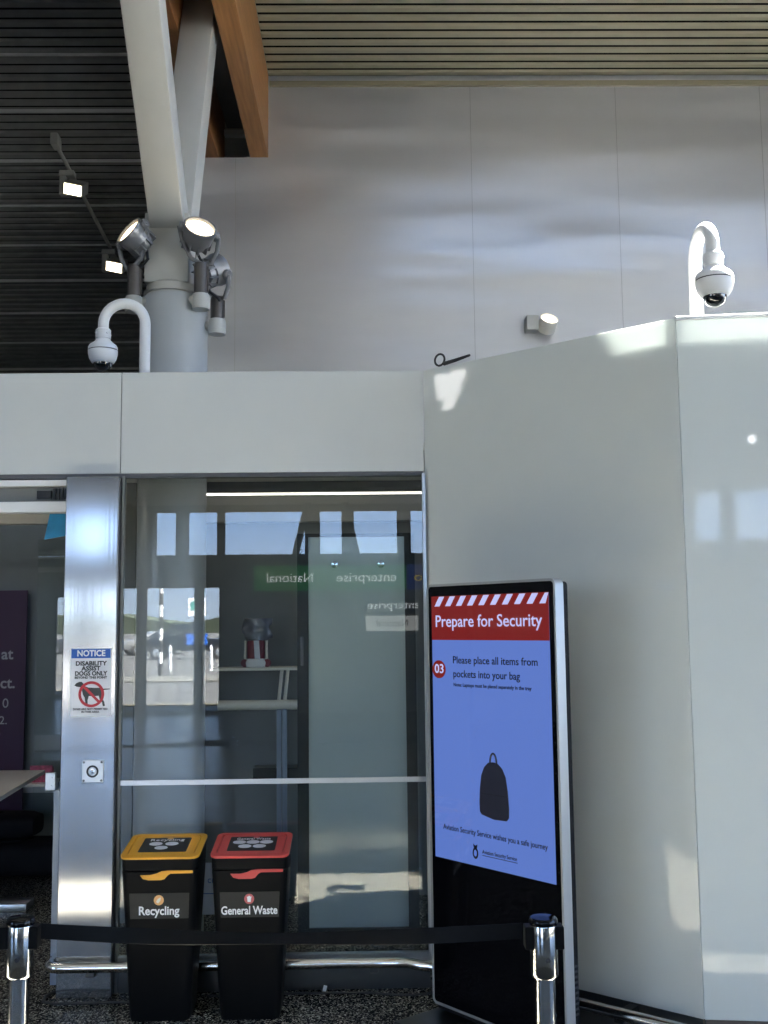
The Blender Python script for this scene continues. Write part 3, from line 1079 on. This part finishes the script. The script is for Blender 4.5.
# ------------------------------------------------------------------ ring on the angled glass
ring_o = Vector((PA.x, PA.y, 0)) + UA * .09
t = thing('hook_ring', 'black ring with a straight arm lying on top of the angled glass', 'hook', (ring_o.x, ring_o.y, 2.998), math.atan2(UA.y, UA.x))
MB().tube([(.030 * math.cos(2 * PI * i / 24) + .02, -.004, .034 + .029 * math.sin(2 * PI * i / 24)) for i in range(24)], .0055, 10, closed=True).build('ring', 'rubber', t, smooth=60)
MB().tube([(.045, -.004, .010), (.12, -.004, .016), (.205, -.004, .026)], [.010, .009, .006], 10).build('arm', 'rubber', t, smooth=60)
mA = face_mtx((PA.x, PA.y, 0), UA, (0, 0, 1))


def flat(pts, mtx, name, material, th, parent=None, base=0.0005):
    """pts (x, y) on the plane of mtx, th thick towards its +z"""
    mb = MB()
    n = len(pts)
    vs = [(p[0], p[1], base) for p in pts] + [(p[0], p[1], base + th) for p in pts]
    mb._add(vs, [list(range(n)), [n + i for i in range(n)]] + [[i, (i + 1) % n, n + (i + 1) % n, n + i] for i in range(n)], mtx)
    return mb.build(name, material, parent)


# ------------------------------------------------------------------ notice and key switch on the steel pillar
PY = GP - .0605
t = thing('notice_sign', 'white notice about disability assist dogs on the steel pillar', 'sign', (-1.331, PY, 1.46))
MB().box(-.099, .097, -.003, 0, -.162, .164, bev=.001, seg=1).build('panel', 'sign_white', t)
mS = face_mtx((0, -.0032, 0), (1, 0, 0), (0, 0, 1))
hb = flat([(-.095, .116), (.093, .116), (.093, .160), (-.095, .160)], mS, 'header_band', 'blue_ink', .0006, t)
mT = lambda z_, x_=0.0: face_mtx((x_, -.0046, z_), (1, 0, 0), (0, 0, 1))
text('NOTICE', .040, mT(.138), 'white_ink', hb, width=.135, bold=.0012)
text('DISABILITY', .029, mT(.090), 'black_ink', t, width=.150, bold=.001)
text('ASSIST', .029, mT(.066), 'black_ink', t, width=.092, bold=.001)
text('DOGS ONLY', .029, mT(.042), 'black_ink', t, width=.155, bold=.001)
text('BEYOND THIS POINT', .015, mT(.023), 'black_ink', t, width=.155, bold=.0006)
dog = [(-.078, -.014), (-.070, -.004), (-.056, .003), (-.045, .004), (-.036, -.004), (-.030, -.016), (-.012, -.024), (.02, -.026), (.044, -.026), (.058, -.030),
       (.092, -.030), (.092, -.034), (.060, -.037), (.058, -.055), (.056, -.075), (.066, -.092), (.070, -.112), (.060, -.114), (.056, -.096), (.044, -.080),
       (.040, -.064), (.010, -.066), (-.008, -.064), (-.014, -.085), (-.012, -.110), (-.030, -.110), (-.024, -.098), (-.028, -.072), (-.036, -.058), (-.042, -.036),
       (-.050, -.022), (-.066, -.020)]
flat(dog, mS, 'dog_picture', 'dog_ink', .0006, t)
mb = MB()
n = 40
vs, fs = [], []
for i in range(n):
    a = 2 * PI * i / n
    for r_ in (.062, .049):
        for zz in (.0016, .0022):
            vs.append((.004 + r_ * math.cos(a), -.056 + r_ * math.sin(a), zz))
for i in range(n):
    j = (i + 1) % n
    for q in ((0, 1), (1, 3), (3, 2), (2, 0)):
        fs.append([i * 4 + q[0], i * 4 + q[1], j * 4 + q[1], j * 4 + q[0]])
mb._add(vs, fs, mS)
c45 = Matrix.Translation((.004, -.056, 0)) @ Matrix.Rotation(R(-45), 4, 'Z')
mb.box(-.052, .052, -.0062, .0062, .0016, .0021, mS @ c45)
mb.build('ban_ring', 'red_ink', t)
text('DOGS ARE NOT PERMITTED', .0125, mT(-.127), 'black_ink', t, width=.165, bold=.0004)
text('IN THIS AREA', .0125, mT(-.1405), 'black_ink', t, width=.085, bold=.0004)

t = thing('key_switch', 'square steel key switch plate with a round lock on the pillar', 'switch', (-1.314, PY, 1.040))
MB().box(-.051, .051, -.006, 0, -.052, .052, bev=.002).build('plate', 'alu', t)
my = Matrix.Rotation(PI / 2, 4, 'X')
MB().lathe([(.029, .006), (.029, .010), (.020, .010), (.020, .006)], my, 28, cap=False).build('lock_ring', 'black_frame', t, smooth=40)
MB().lathe([(.013, .006), (.013, .014), (.0005, .0145)], my, 20, cap=False).build('lock', 'steel_bright', t, smooth=40)
MB().box(-.0025, .0025, -.015, -.014, -.008, .008).build('keyhole', 'black_ink', t)
for x_ in (-.042, .042):
    for z_ in (-.043, .043):
        MB().lathe([(.006, .006), (.005, .009), (.0005, .0095)], Matrix.Translation((x_, 0, z_)) @ my, 12, cap=False).build('screw', 'steel_dark', t, smooth=50)

# ------------------------------------------------------------------ bumper rail and cable
RZ = .150
rail = MB()
off = .085
pA = PA + NA * .12
pC = PC + NA * .12
j1 = Vector((.20, GP - off, RZ))
path = [(-1.503, GP + .06, RZ), (-1.503, GP - .03, RZ)] + [(-1.443 - .06 * math.cos(a), GP - .042 - .06 * math.sin(a), RZ) for a in [PI / 2 * i / 6 for i in range(7)]]
path += [(-1.2, GP - .102, RZ), (-.6, GP - .100, RZ), (.0, GP - .100, RZ), (.17, GP - .102, RZ), (.24, GP - .15, RZ)]
q = PA + NA * .13 + UA * .10
path += [(q.x, q.y, RZ)]
q2 = PC + NA * .13
path += [(q2.x, q2.y, RZ)]
rail.tube(path, .024, 16)
rl = tag(rail.build('bumper_rail', 'steel_bright', smooth=60), 'polished steel bumper rail running low along the glazed front', 'rail')
for x_ in (-1.30, -.55, .02):
    bb = MB()
    bb.box(x_ - .022, x_ + .022, GP - .105, GP - (.055 if x_ < -1.25 else -.003), RZ - .045, RZ - .005, bev=.004)
    bb.build('bracket', 'steel_dark', rl)
for s_ in (.45, 1.05):
    c_ = PA + UA * s_
    m_ = face_mtx((c_.x, c_.y, 0), UA, (0, 0, 1))
    MB().box(-.022, .022, RZ - .045, RZ - .005, -.02, .12, m_, bev=.004).build('bracket', 'black_frame', rl)

cb = MB()
cp = [(-1.02, 5.08, .008), (-1.15, 5.11, .008), (-1.32, 5.10, .008), (-1.45, 5.10, .008), (-1.51, 5.13, .008), (-1.52, 5.20, .008), (-1.49, 5.27, .008)]
cb.tube(cp, .007, 8)
tag(cb.build('cable', 'rubber', smooth=60), 'black cable looping on the floor around the steel pillar foot', 'cable', 'floor cables')
cb = MB()
cb.tube([(-.76, 5.17, .007), (-.5, 5.19, .007), (-.2, 5.185, .007), (.0, 5.18, .007), (.1, 5.15, .007), (.20, 5.14, .007), (.29, 5.16, .007)], .006, 8)
tag(cb.build('cable', 'rubber', smooth=60), 'black cable lying along the plinth right of the bins', 'cable', 'floor cables')
tag(MB().prism([(-.012, 0), (.006, .0), (.014, .03), (-.002, .034)], -.002, .004, Matrix.Translation((-.215, 5.205, .001))).build('paper_scrap', 'white_ink'),
    'small white scrap of paper on the floor below the rail', 'paper')

# ------------------------------------------------------------------ bins
def bin_(x, y, lidcol, dot, word, icon, label, stickers, flip):
    t = thing('waste_bin', label, 'bin', (x, y, 0), 0, 'bins in front of the glass')
    H = .645

    def sect(z_, hw, yf, yb, r_):
        out = []
        for px, pz in rounded(-hw, hw, yf, yb, r_, 4):
            out.append((px, pz, z_))
        return out
    prof = [(0.0, .130, .012, .232, .030), (.02, .134, .008, .236, .032), (H - .01, .168, -.026, .258, .034), (H, .168, -.026, .258, .034)]
    mb = MB()
    secs = [sect(*p) for p in prof]
    n_ = len(secs[0])
    vs = [v for s in secs for v in s]
    fs = [[i * n_ + k, i * n_ + (k + 1) % n_, (i + 1) * n_ + (k + 1) % n_, (i + 1) * n_ + k] for i in range(len(secs) - 1) for k in range(n_)]
    fs += [list(reversed(range(n_))), [(len(secs) - 1) * n_ + k for k in range(n_)]]
    mb._add(vs, fs)
    mb.build('body', 'black_plastic', t, smooth=40)
    # hood: the black upper part under the coloured lid, its top slopes up to the back
    def zt(yy, zz=.0):
        return .700 + (yy + .028) * .155 + zz
    mb = MB()
    lo = sect(H + .006, .169, -.027, .259, .034)
    hi = [(p[0] * 1.015, p[1], zt(p[1])) for p in sect(0, .169, -.028, .262, .034)]
    mb._add(lo + hi, [[k, (k + 1) % n_, n_ + (k + 1) % n_, n_ + k] for k in range(n_)] + [list(reversed(range(n_))), [n_ + k for k in range(n_)]])
    hood = mb.build('hood', 'black_plastic', t, smooth=40)
    # lid
    def ring_(o_hw, yf, yb, r_, z_off):
        return [(px, pz, zt(pz, z_off)) for px, pz in rounded(-o_hw, o_hw, yf, yb, r_, 4)]
    a, b, c, d = ring_(.175, -.031, .266, .036, .0), ring_(.175, -.031, .266, .036, .009), ring_(.150, -.004, .240, .022, .011), ring_(.150, -.004, .240, .022, .0)
    mb = MB()
    vs = a + b + c + d
    fs = []
    for i in range(3):
        fs += [[i * n_ + k, i * n_ + (k + 1) % n_, (i + 1) * n_ + (k + 1) % n_, (i + 1) * n_ + k] for k in range(n_)]
    fs.append([3 * n_ + k for k in range(n_)])
    mb._add(vs, fs)
    lid_ = mb.build('lid', lidcol, t, smooth=35)
    flap = MB()
    a, b = ring_(.147, -.001, .237, .02, .002), ring_(.146, 0, .236, .02, .0095)
    flap._add(a + b, [[k, (k + 1) % n_, n_ + (k + 1) % n_, n_ + k] for k in range(n_)] + [[n_ + k for k in range(n_)]])
    flap.build('flap', lidcol, lid_, smooth=35)
    # sticker on the flap
    sl = math.atan(.155)
    mL = face_mtx((0, .118, zt(.118, .0098)), (1, 0, 0), (0, math.cos(sl), math.sin(sl)))
    sk = flat(rounded(-.108, .108, -.088, .088, .006, 3), mL, 'lid_sticker', 'black_panel', .0008, lid_, base=0)
    text(word, .036, mL @ Matrix.Translation((0, .058, .0018)), 'white_ink', sk, width=.155)
    dots = [(-.045, .012), (.028, .012), (-.012, -.038)] if stickers == 3 else [(-.062, .018), (0, .018), (.062, .018), (-.032, -.034), (.034, -.034)]
    for k, (dx, dy) in enumerate(dots):
        flat(ellipse(dx, dy, .030, .022), mL, 'pictogram', 'sign_white', .0008, sk, base=.001)
    flat(ellipse(.01, .078, .014, .009), mL, 'badge', dot, .0008, sk, base=.001)
    # coloured lip of the liner: a swoosh along the joint
    mF = face_mtx((0, -.0280, H), (1, 0, 0), (0, 0, 1))
    pts = [(-.082, -.012), (-.070, -.028), (-.045, -.034), (.010, -.034), (.026, -.030), (.040, -.014), (.052, -.007), (.150, -.006), (.150, .006),
           (.040, .007), (.012, .004), (-.010, -.006), (-.040, -.012)]
    flat(pts, mF, 'liner_lip', lidcol, .004, t, base=0)
    # front label band, set on the slightly raked front
    def fy(z_):
        return .008 - (z_ - .02) / (H - .03) * .034
    rk = Vector((0, fy(.51) - fy(.40), .11)).normalized()
    mB = face_mtx((0, fy(.498) - .0012, .498), (1, 0, 0), rk)
    band = flat([(-.126, -.055), (.130, -.055), (.134, .055), (-.130, .055)], mB, 'label_band', 'black_panel', .0008, t, base=0)
    text(word, .052 if len(word) < 10 else .050, mB @ Matrix.Translation((0, -.022 if len(word) < 10 else -.026, .0018)), 'white_ink', band,
         width=.178 if len(word) < 10 else .248, bold=.0012)
    flat(ellipse(.0, .025, .022, .022, 28), mB, 'badge', dot, .0008, band, base=.001)
    mi = mB @ Matrix.Translation((0, .025, .002))
    if icon == 'bottle':
        flat([(-.006, -.013), (.006, -.013), (.007, .003), (.003, .009), (.003, .014), (-.003, .014), (-.003, .009), (-.007, .003)], mi @ Matrix.Rotation(R(-35), 4, 'Z'), 'icon', 'cream', .0006, band, base=0)
    else:
        flat([(-.007, -.013), (.007, -.013), (.009, .007), (.011, .007), (.011, .010), (.004, .010), (.004, .013), (-.004, .013), (-.004, .010), (-.011, .010), (-.011, .007), (-.009, .007)], mi, 'icon', 'sign_white', .0006, band, base=0)
    return t


bin_(-.928, 4.87, 'yellow', 'orange_dot', 'Recycling', 'bottle', 'black recycling bin with a yellow lid, nearest the steel pillar', 3, False)
bin_(-.530, 4.87, 'red', 'red_dot', 'General Waste', 'can', 'black general waste bin with a red lid, beside the recycling bin', 5, False)

# pale paper notice on the inside of the glass, seen between the bins
t = thing('paper_notice', 'pale paper notice behind the glass between the two bins', 'notice', (-.765, GP - .003, .47))
MB().box(-.075, .075, -.0015, .0015, -.115, .125).build('sheet', 'paper', t)
text('cr', .045, face_mtx((.01, -.0030, .045), (1, 0, 0), (0, 0, 1)), 'blue_ink', t)
MB().box(-.04, .05, -.0025, -.0016, -.02, -.016).build('rule', 'blue_ink', t)

# ------------------------------------------------------------------ kiosk
TH = R(-51.5)
KU = Vector((math.cos(TH), math.sin(TH), 0))
KW, KH, KB = .772, 1.90, .072
t = thing('display_kiosk', 'tall black freestanding display kiosk showing Prepare for Security', 'kiosk', (.278, 4.85, 0), TH)
# local: x along the face, -y towards the hall, z up
DP = .085
MB().prism(rounded(.011, KW - .011, KB + .011, KH - .011, .017, 5), .015, DP, bev=.002, seg=1).build('housing', 'kiosk_side', t, smooth=30)
bz_ = MB()
o_, i_ = rounded(0, KW, KB, KH, .026, 6), rounded(.010, KW - .010, KB + .010, KH - .010, .018, 6)
n_ = len(o_)
BD = .046
vs = [(p[0], -.004, p[1]) for p in o_] + [(p[0], BD, p[1]) for p in o_] + [(p[0], -.004, p[1]) for p in i_] + [(p[0], BD, p[1]) for p in i_]
fs = []
for k in range(n_):
    j = (k + 1) % n_
    fs += [[k, j, n_ + j, n_ + k], [2 * n_ + k, 2 * n_ + j, j, k], [3 * n_ + k, 3 * n_ + j, 2 * n_ + j, 2 * n_ + k], [n_ + k, n_ + j, 3 * n_ + j, 3 * n_ + k]]
bz_._add(vs, fs)
bz_.build('bezel', 'alu_bezel', t, smooth=30)
MB().prism(rounded(.011, KW - .011, KB + .011, KH - .011, .017, 5), -.002, .014).build('front_glass', 'black_gloss', t)
MB().box(.0, .55, .03, DP - .005, KB - .03, KB + .01).build('foot_neck', 'kiosk_side', t)
MB().prism([(-.05, 0), (KW + .05, 0), (KW + .03, .030), (-.03, .030)], -.20, .28, bev=.004).build('base_plate', 'black_frame', t)
vent = MB()
for k in range(10):
    vent.box(KW - .0115, KW - .0095, .05, .08, .20 + .02 * k, .208 + .02 * k)
vent.build('vent', 'black_ink', t)
S0, S1, Z0, Z1 = .032, .736, .700, 1.845
mK = face_mtx((0, -.002, 0), (1, 0, 0), (0, 0, 1))
scr = flat([(S0, Z0), (S1, Z0), (S1, Z1), (S0, Z1)], mK, 'screen', 'screen_blue', .0006, t, base=.0002)
ZH = 1.650
flat([(S0, ZH), (S1, ZH), (S1, Z1), (S0, Z1)], mK, 'header_band', 'screen_red', .0005, scr, base=.0010)
st = MB()
n = 10
pitch = (S1 - S0) / n
for k in range(n):
    x_ = S0 + pitch * k + .020
    pts = [(x_, 1.800), (x_ + .034, 1.800), (min(S1, x_ + .066), 1.843), (x_ + .032, 1.843)]
    vs = [(p[0], p[1], .0017) for p in pts] + [(p[0], p[1], .0021) for p in pts]
    st._add(vs, [[0, 1, 2, 3], [4, 5, 6, 7]] + [[i, (i + 1) % 4, 4 + (i + 1) % 4, 4 + i] for i in range(4)], mK)
st.build('candy_stripe', 'screen_white', scr)


def ktext(body, x_, z_, size, wd, m='screen_ink', al='CENTER', bold=0.0):
    return text(body, size, mK @ Matrix.Translation((x_, z_, .0020)), m, scr, width=wd, align=al, bold=bold)


ktext('Prepare for Security', .376, 1.731, .074, .640, 'screen_white', bold=.0006)
flat(ellipse(.075, 1.520, .044, .040, 32), mK, 'number_badge', 'screen_red', .0005, scr, base=.0010)
ktext('03', .078, 1.521, .056, .058, 'screen_white', bold=.0008)
ktext('Please place all items from', .418, 1.562, .045, .500, bold=.0005)
ktext('pockets into your bag', .368, 1.502, .045, .400, bold=.0005)
ktext('Note: Laptops must be placed separately in the tray', .400, 1.455, .021, .462, bold=.0005)
bp = [(.318, .930), (.328, .918), (.40, .905), (.475, .908), (.488, .922), (.490, .96), (.484, 1.03), (.474, 1.085), (.455, 1.118), (.428, 1.138),
      (.400, 1.141), (.372, 1.136), (.348, 1.116), (.330, 1.080), (.321, 1.03), (.316, .97)]
bag = flat(bp, mK, 'backpack_picture', 'screen_bag', .0005, scr, base=.0010)
hl = MB()
hl.tube([mK @ Vector((.404 + .019 * math.cos(a), 1.135 + .042 * math.sin(a), .0016)) for a in [PI * i / 10 for i in range(11)]], .0045, 6)
hl.build('handle', 'screen_ink', bag)
flat([(.330, 1.005), (.476, 1.005), (.476, 1.009), (.330, 1.009)], mK, 'pocket_line', 'screen_ink', .0003, bag, base=.0017)
ktext('Aviation Security Service wishes you a safe journey', .392, .836, .033, .610, bold=.0004)
cr = MB()
for pts in (ellipse(.286, .752, .017, .024, 24), [(.276, .774), (.296, .774), (.299, .790), (.286, .782), (.273, .790)]):
    n = len(pts)
    vs = [(p[0], p[1], .0011) for p in pts] + [(p[0], p[1], .0016) for p in pts]
    cr._add(vs, [list(range(n)), [n + i for i in range(n)]] + [[i, (i + 1) % n, n + (i + 1) % n, n + i] for i in range(n)], mK)
em = cr.build('crest', 'screen_ink', scr)
flat(ellipse(.286, .752, .009, .014, 20), mK, 'shield', 'screen_blue', .0004, em, base=.0018)
ktext('Aviation Security Service', .428, .764, .023, .200, bold=.0003)
flat([(.328, .748), (.530, .748), (.530, .7505), (.328, .7505)], mK, 'rule', 'screen_ink', .0004, scr, base=.0010)

# ------------------------------------------------------------------ stanchions and belts
def stanchion(x, y, label):
    t = thing('stanchion', label, 'stanchion', (x, y, 0), 0, 'queue barrier posts')
    MB().lathe([(.16, 0), (.16, .012), (.13, .024), (.05, .036), (.03, .040)], None, 40).build('base', 'steel_post', t, smooth=30)
    MB().lathe([(.0265, .035), (.0265, .80)], None, 32).build('post', 'steel_post', t, smooth=40)
    MB().lathe([(.026, .795), (.033, .800), (.0355, .806), (.0355, .930), (.034, .934)], None, 36).build('head', 'steel_post', t, smooth=40)
    MB().lathe([(.036, .932), (.0375, .936), (.0375, .944), (.034, .950), (.0005, .952)], None, 36).build('cap', 'black_gloss', t, smooth=40)
    for sg in (-1, 1):
        MB().box(min(sg * .026, sg * .051), max(sg * .026, sg * .051), -.022, .022, .872, .930, bev=.003).build('belt_slot', 'black_plastic', t)
    MB().lathe([(.006, 0), (.006, .003)], Matrix.Translation((.004, -.0355, .85)) @ Matrix.Rotation(PI / 2, 4, 'X'), 12).build('lock_pin', 'black_ink', t)
    return t


MATS['steel_bright'].node_tree.nodes['Principled BSDF'].inputs['Roughness'].default_value = 0.10
SL, SR = Vector((-.935, 2.96, 0)), Vector((.458, 2.884, 0))
S3 = Vector((-2.9, 3.05, 0))
stanchion(SL.x, SL.y, 'chrome queue post with black belt at the bottom left, before the doorway')
stanchion(SR.x, SR.y, 'chrome queue post with black belt in front of the display kiosk')
stanchion(S3.x, S3.y, 'chrome queue post out of view past the bottom left post')


def belt(a, b, label, sag=.020, hw=.020):
    n = 40
    mb = MB()
    a, b = Vector(a), Vector(b)
    d = (b - a).normalized()
    nn = Vector((-d.y, d.x, 0))
    rows = []
    for i in range(n + 1):
        f_ = i / n
        p = a.lerp(b, f_)
        z = .915 - sag * 4 * f_ * (1 - f_)
        tw = R(62) * math.sin(PI * f_) ** 2
        v = Vector((0, 0, 1)) * math.cos(tw) + nn * math.sin(tw)
        c = Vector((p.x, p.y, z))
        tn = d.cross(v).normalized() * .0008
        rows.append([c - v * hw - tn, c + v * hw - tn, c + v * hw + tn, c - v * hw + tn, c - v * hw - tn])
    mb.grid_strip(rows)
    return tag(mb.build('barrier_belt', 'belt', smooth=50), label, 'belt', 'queue barrier belts')


belt(SL + (SR - SL).normalized() * .056, SR - (SR - SL).normalized() * .056, 'black barrier belt stretched across in front of the two bins')
belt(S3 + Vector((.056, 0, 0)), SL - Vector((.056, 0, 0)), 'black barrier belt leaving the picture at the bottom left')

# ------------------------------------------------------------------ seen through the glass: frosted door
t = thing('frosted_door', 'frosted glass door with a black frame behind the clear front glass', 'door', (-.387, 5.95, 0))
W = .66
fb = MB()
fb.box(0, .062, 0, .045, .02, 2.235)
fb.box(W - .058, W, 0, .045, .02, 2.235)
fb.box(.062, W - .058, 0, .045, .02, .09)
fb.box(.062, W - .058, 0, .045, 2.215, 2.235)
fb.build('frame', 'black_frame', t)
MB().box(.062, W - .058, .014, .026, .09, 2.215).build('pane', 'frosted', t)
MB().box(.018, .034, -.022, 0, 1.50, 1.66, bev=.004).build('handle', 'alu_dark', t)
for x_ in (.21, .47):
    MB().lathe([(.020, 0), (.018, .012), (.0005, .013)], Matrix.Translation((x_, .014, 2.06)) @ Matrix.Rotation(PI / 2, 4, 'X'), 18, cap=False).build('fixing', 'steel_bright', t, smooth=40)

# stand with a white shelf and tube rail behind the glass
t = thing('shelf_stand', 'cream stand with a thin shelf and a thick tube rail behind the glass', 'stand', (-.60, 6.62, 0))
MB().box(-.36, .24, -.10, .16, 1.452, 1.468, bev=.002).build('shelf', 'cream', t)
MB().tube([(-.31, -.06, 1.243), (.24, -.06, 1.243)], .030, 20).build('tube_rail', 'cream', t, smooth=40)
for x_ in (.066, .102):
    MB().tube([(x_ + .014, -.06, 1.455), (x_ - .006, -.06, 1.262)], .011, 10).build('strut', 'cream', t, smooth=40)
for x_ in (.062, .096):
    MB().box(x_ - .014, x_ + .014, -.075, -.045, 0, 1.22).build('leg', 'blue_grey', t)
MB().box(-.10, .24, -.02, .14, .78, .86).build('cross_beam', 'black_frame', t)

t = thing('bag_dispenser', 'dark red and white dispenser with a clear plastic bag on the shelf', 'dispenser', (-.683, 6.62, 1.468))
MB().prism([(-.055, 0), (.055, 0), (.062, .03), (.05, .055), (-.05, .055), (-.062, .03)], -.05, .05, bev=.006).build('base', 'sign_white', t, smooth=40)
MB().box(-.052, .052, -.045, .045, .050, .165, bev=.008).build('cartridge', 'maroon', t, smooth=40)
MB().prism([(-.005, .055), (.028, .055), (.020, .165), (-.012, .165)], -.049, -.044).build('label_strip', 'sign_white', t)
for s_ in (-1, 1):
    MB().tube([(s_ * .055, -.03, .03), (s_ * .066, -.03, .06), (s_ * .064, -.03, .165)], .008, 10).build('side_arm', 'cream', t, smooth=50)
    MB().lathe([(.024, -.02), (.026, 0), (.024, .02)], Matrix.Translation((s_ * .068, -.02, .028)) @ Matrix.Rotation(PI / 2, 4, 'X'), 16).build('knob', 'maroon', t, smooth=40)
bagm = MB()
rows = []
random.seed(7)
for i in range(9):
    z_ = .165 + .135 * i / 8
    row = []
    for k in range(16):
        a = 2 * PI * k / 16
        rr = .9 + .12 * math.sin(3 * a + i) + .06 * random.uniform(-1, 1)
        row.append(Vector((.095 * rr * math.cos(a) * (1.0 if i else .7) + .004, .045 * rr * math.sin(a), z_)))
    row.append(row[0].copy())
    rows.append(row)
bagm.grid_strip(rows)
bagm.build('plastic_bag', 'clear_plastic', t, smooth=60)

# ------------------------------------------------------------------ doorway on the left: banner, table, bags
t = thing('banner', 'dark purple banner with pale lettering inside the left doorway', 'banner', (-2.95, 8.085, 0))
MB().box(-.38, .385, 0, .02, .05, 2.01).build('sheet', 'purple', t)
MB().box(-.40, .40, -.09, .11, 0, .05, bev=.005).build('foot', 'alu', t)
mN = lambda x_, z_: face_mtx((x_, -.0015, z_), (1, 0, 0), (0, 0, 1))
text('at', .115, mN(.290, 1.530), 'banner_ink', t, align='RIGHT', bold=.002)
text('ct.', .115, mN(.312, 1.315), 'banner_ink', t, align='RIGHT', bold=.002)
text('0', .10, mN(.268, 1.165), 'banner_ink', t, align='RIGHT')
text('2.', .085, mN(.260, 1.040), 'banner_ink', t, align='RIGHT')

t = thing('table', 'pale table with its corner jutting into the left doorway', 'table', (-2.6, 6.9, 0))
mb = MB()
pts = [(-1.2, .63), (.372, .60), (.461, -.563), (-1.2, -.62)]
vs = [(p[0], p[1], .725) for p in pts] + [(p[0], p[1], .75) for p in pts]
n = len(pts)
mb._add(vs, [list(range(n)), [n + i for i in range(n)]] + [[i, (i + 1) % n, n + (i + 1) % n, n + i] for i in range(n)])
mb.build('tabletop', 'table_top', t)
for x_, y_ in ((-.95, .5), (-.35, -.45), (-.95, -.5), (-.15, .45)):
    MB().tube([(x_, y_, 0), (x_, y_, .726)], .022, 12).build('leg', 'black_frame', t, smooth=40)

t = thing('wall_ledge', 'white ledge on the lobby wall beside the door edge', 'shelf', (-2.42, 8.2, 0))
MB().box(-.22, .10, -.28, 0, .575, .60, bev=.002).build('board', 'white_paint', t)
MB().box(-.20, .08, -.05, 0, .50, .575).build('cleat', 'white_paint', t)
lf = thing('leaflet_stack', 'pink leaflets standing on the white ledge', 'leaflets', (-2.44, 8.00, .60))
for k in range(4):
    MB().box(-.04, .12, -.02 + .014 * k, -.014 + .014 * k, 0, .120 - .008 * k).build('leaflet', 'pink', lf)


def duffel(loc, w_, d_, h_, label):
    t = thing('black_bag', label, 'bag', loc, 0, 'black bags inside the doorway')
    b = MB()
    rows = []
    for i in range(13):
        f_ = -1 + 2 * i / 12
        s_ = (1 - abs(f_) ** 6) ** .5 * .25 + .75 if abs(f_) < 1 else .75
        rows.append([Vector((f_ * w_ / 2, math.copysign(abs(math.cos(a)) ** .55, math.cos(a)) * d_ / 2 * s_,
                             h_ / 2 + math.copysign(abs(math.sin(a)) ** .5, math.sin(a)) * h_ / 2 * s_)) for a in [2 * PI * k / 24 for k in range(25)]])
    b.grid_strip(rows)
    for r_ in (rows[0], rows[-1]):
        b._add(r_[:-1], [list(range(24))])
    b.build('body', 'black_fabric', t, smooth=50)
    s = MB()
    s.tube([(-w_ * .18, 0, h_ * .97), (-w_ * .12, -.1, h_ * .985), (w_ * .12, -.1, h_ * .985), (w_ * .18, 0, h_ * .97)], .014, 8)
    s.build('handle', 'black_fabric', t, smooth=50)
    return t


duffel((-2.55, 7.78, 0.0), .92, .38, .24, 'wide black bag on the floor inside the left doorway')
duffel((-2.75, 7.78, 0.252), .80, .34, .17, 'smaller black bag lying on top of the wide black bag')
t = tag(MB().box(-2.9, -2.10, 6.74, 6.90, 0.0, .045, bev=.004).build('floor_board', 'alu', smooth=30), 'pale flat bar on the floor inside the left doorway', 'board')
t = thing('hanging_sign', 'blue sign hanging under the ceiling inside the left doorway', 'sign', (-1.85, 6.3, 2.29))
MB().prism([(-.055, -.045), (.20, .0), (.20, .135), (-.02, .135)], -.008, .008).build('panel', 'blue_board', t)
MB().tube([(0, 0, .13), (0, 0, .31)], .004, 6).build('wire', 'alu', t)
MB().tube([(.15, 0, .13), (.15, 0, .31)], .004, 6).build('wire', 'alu', t)
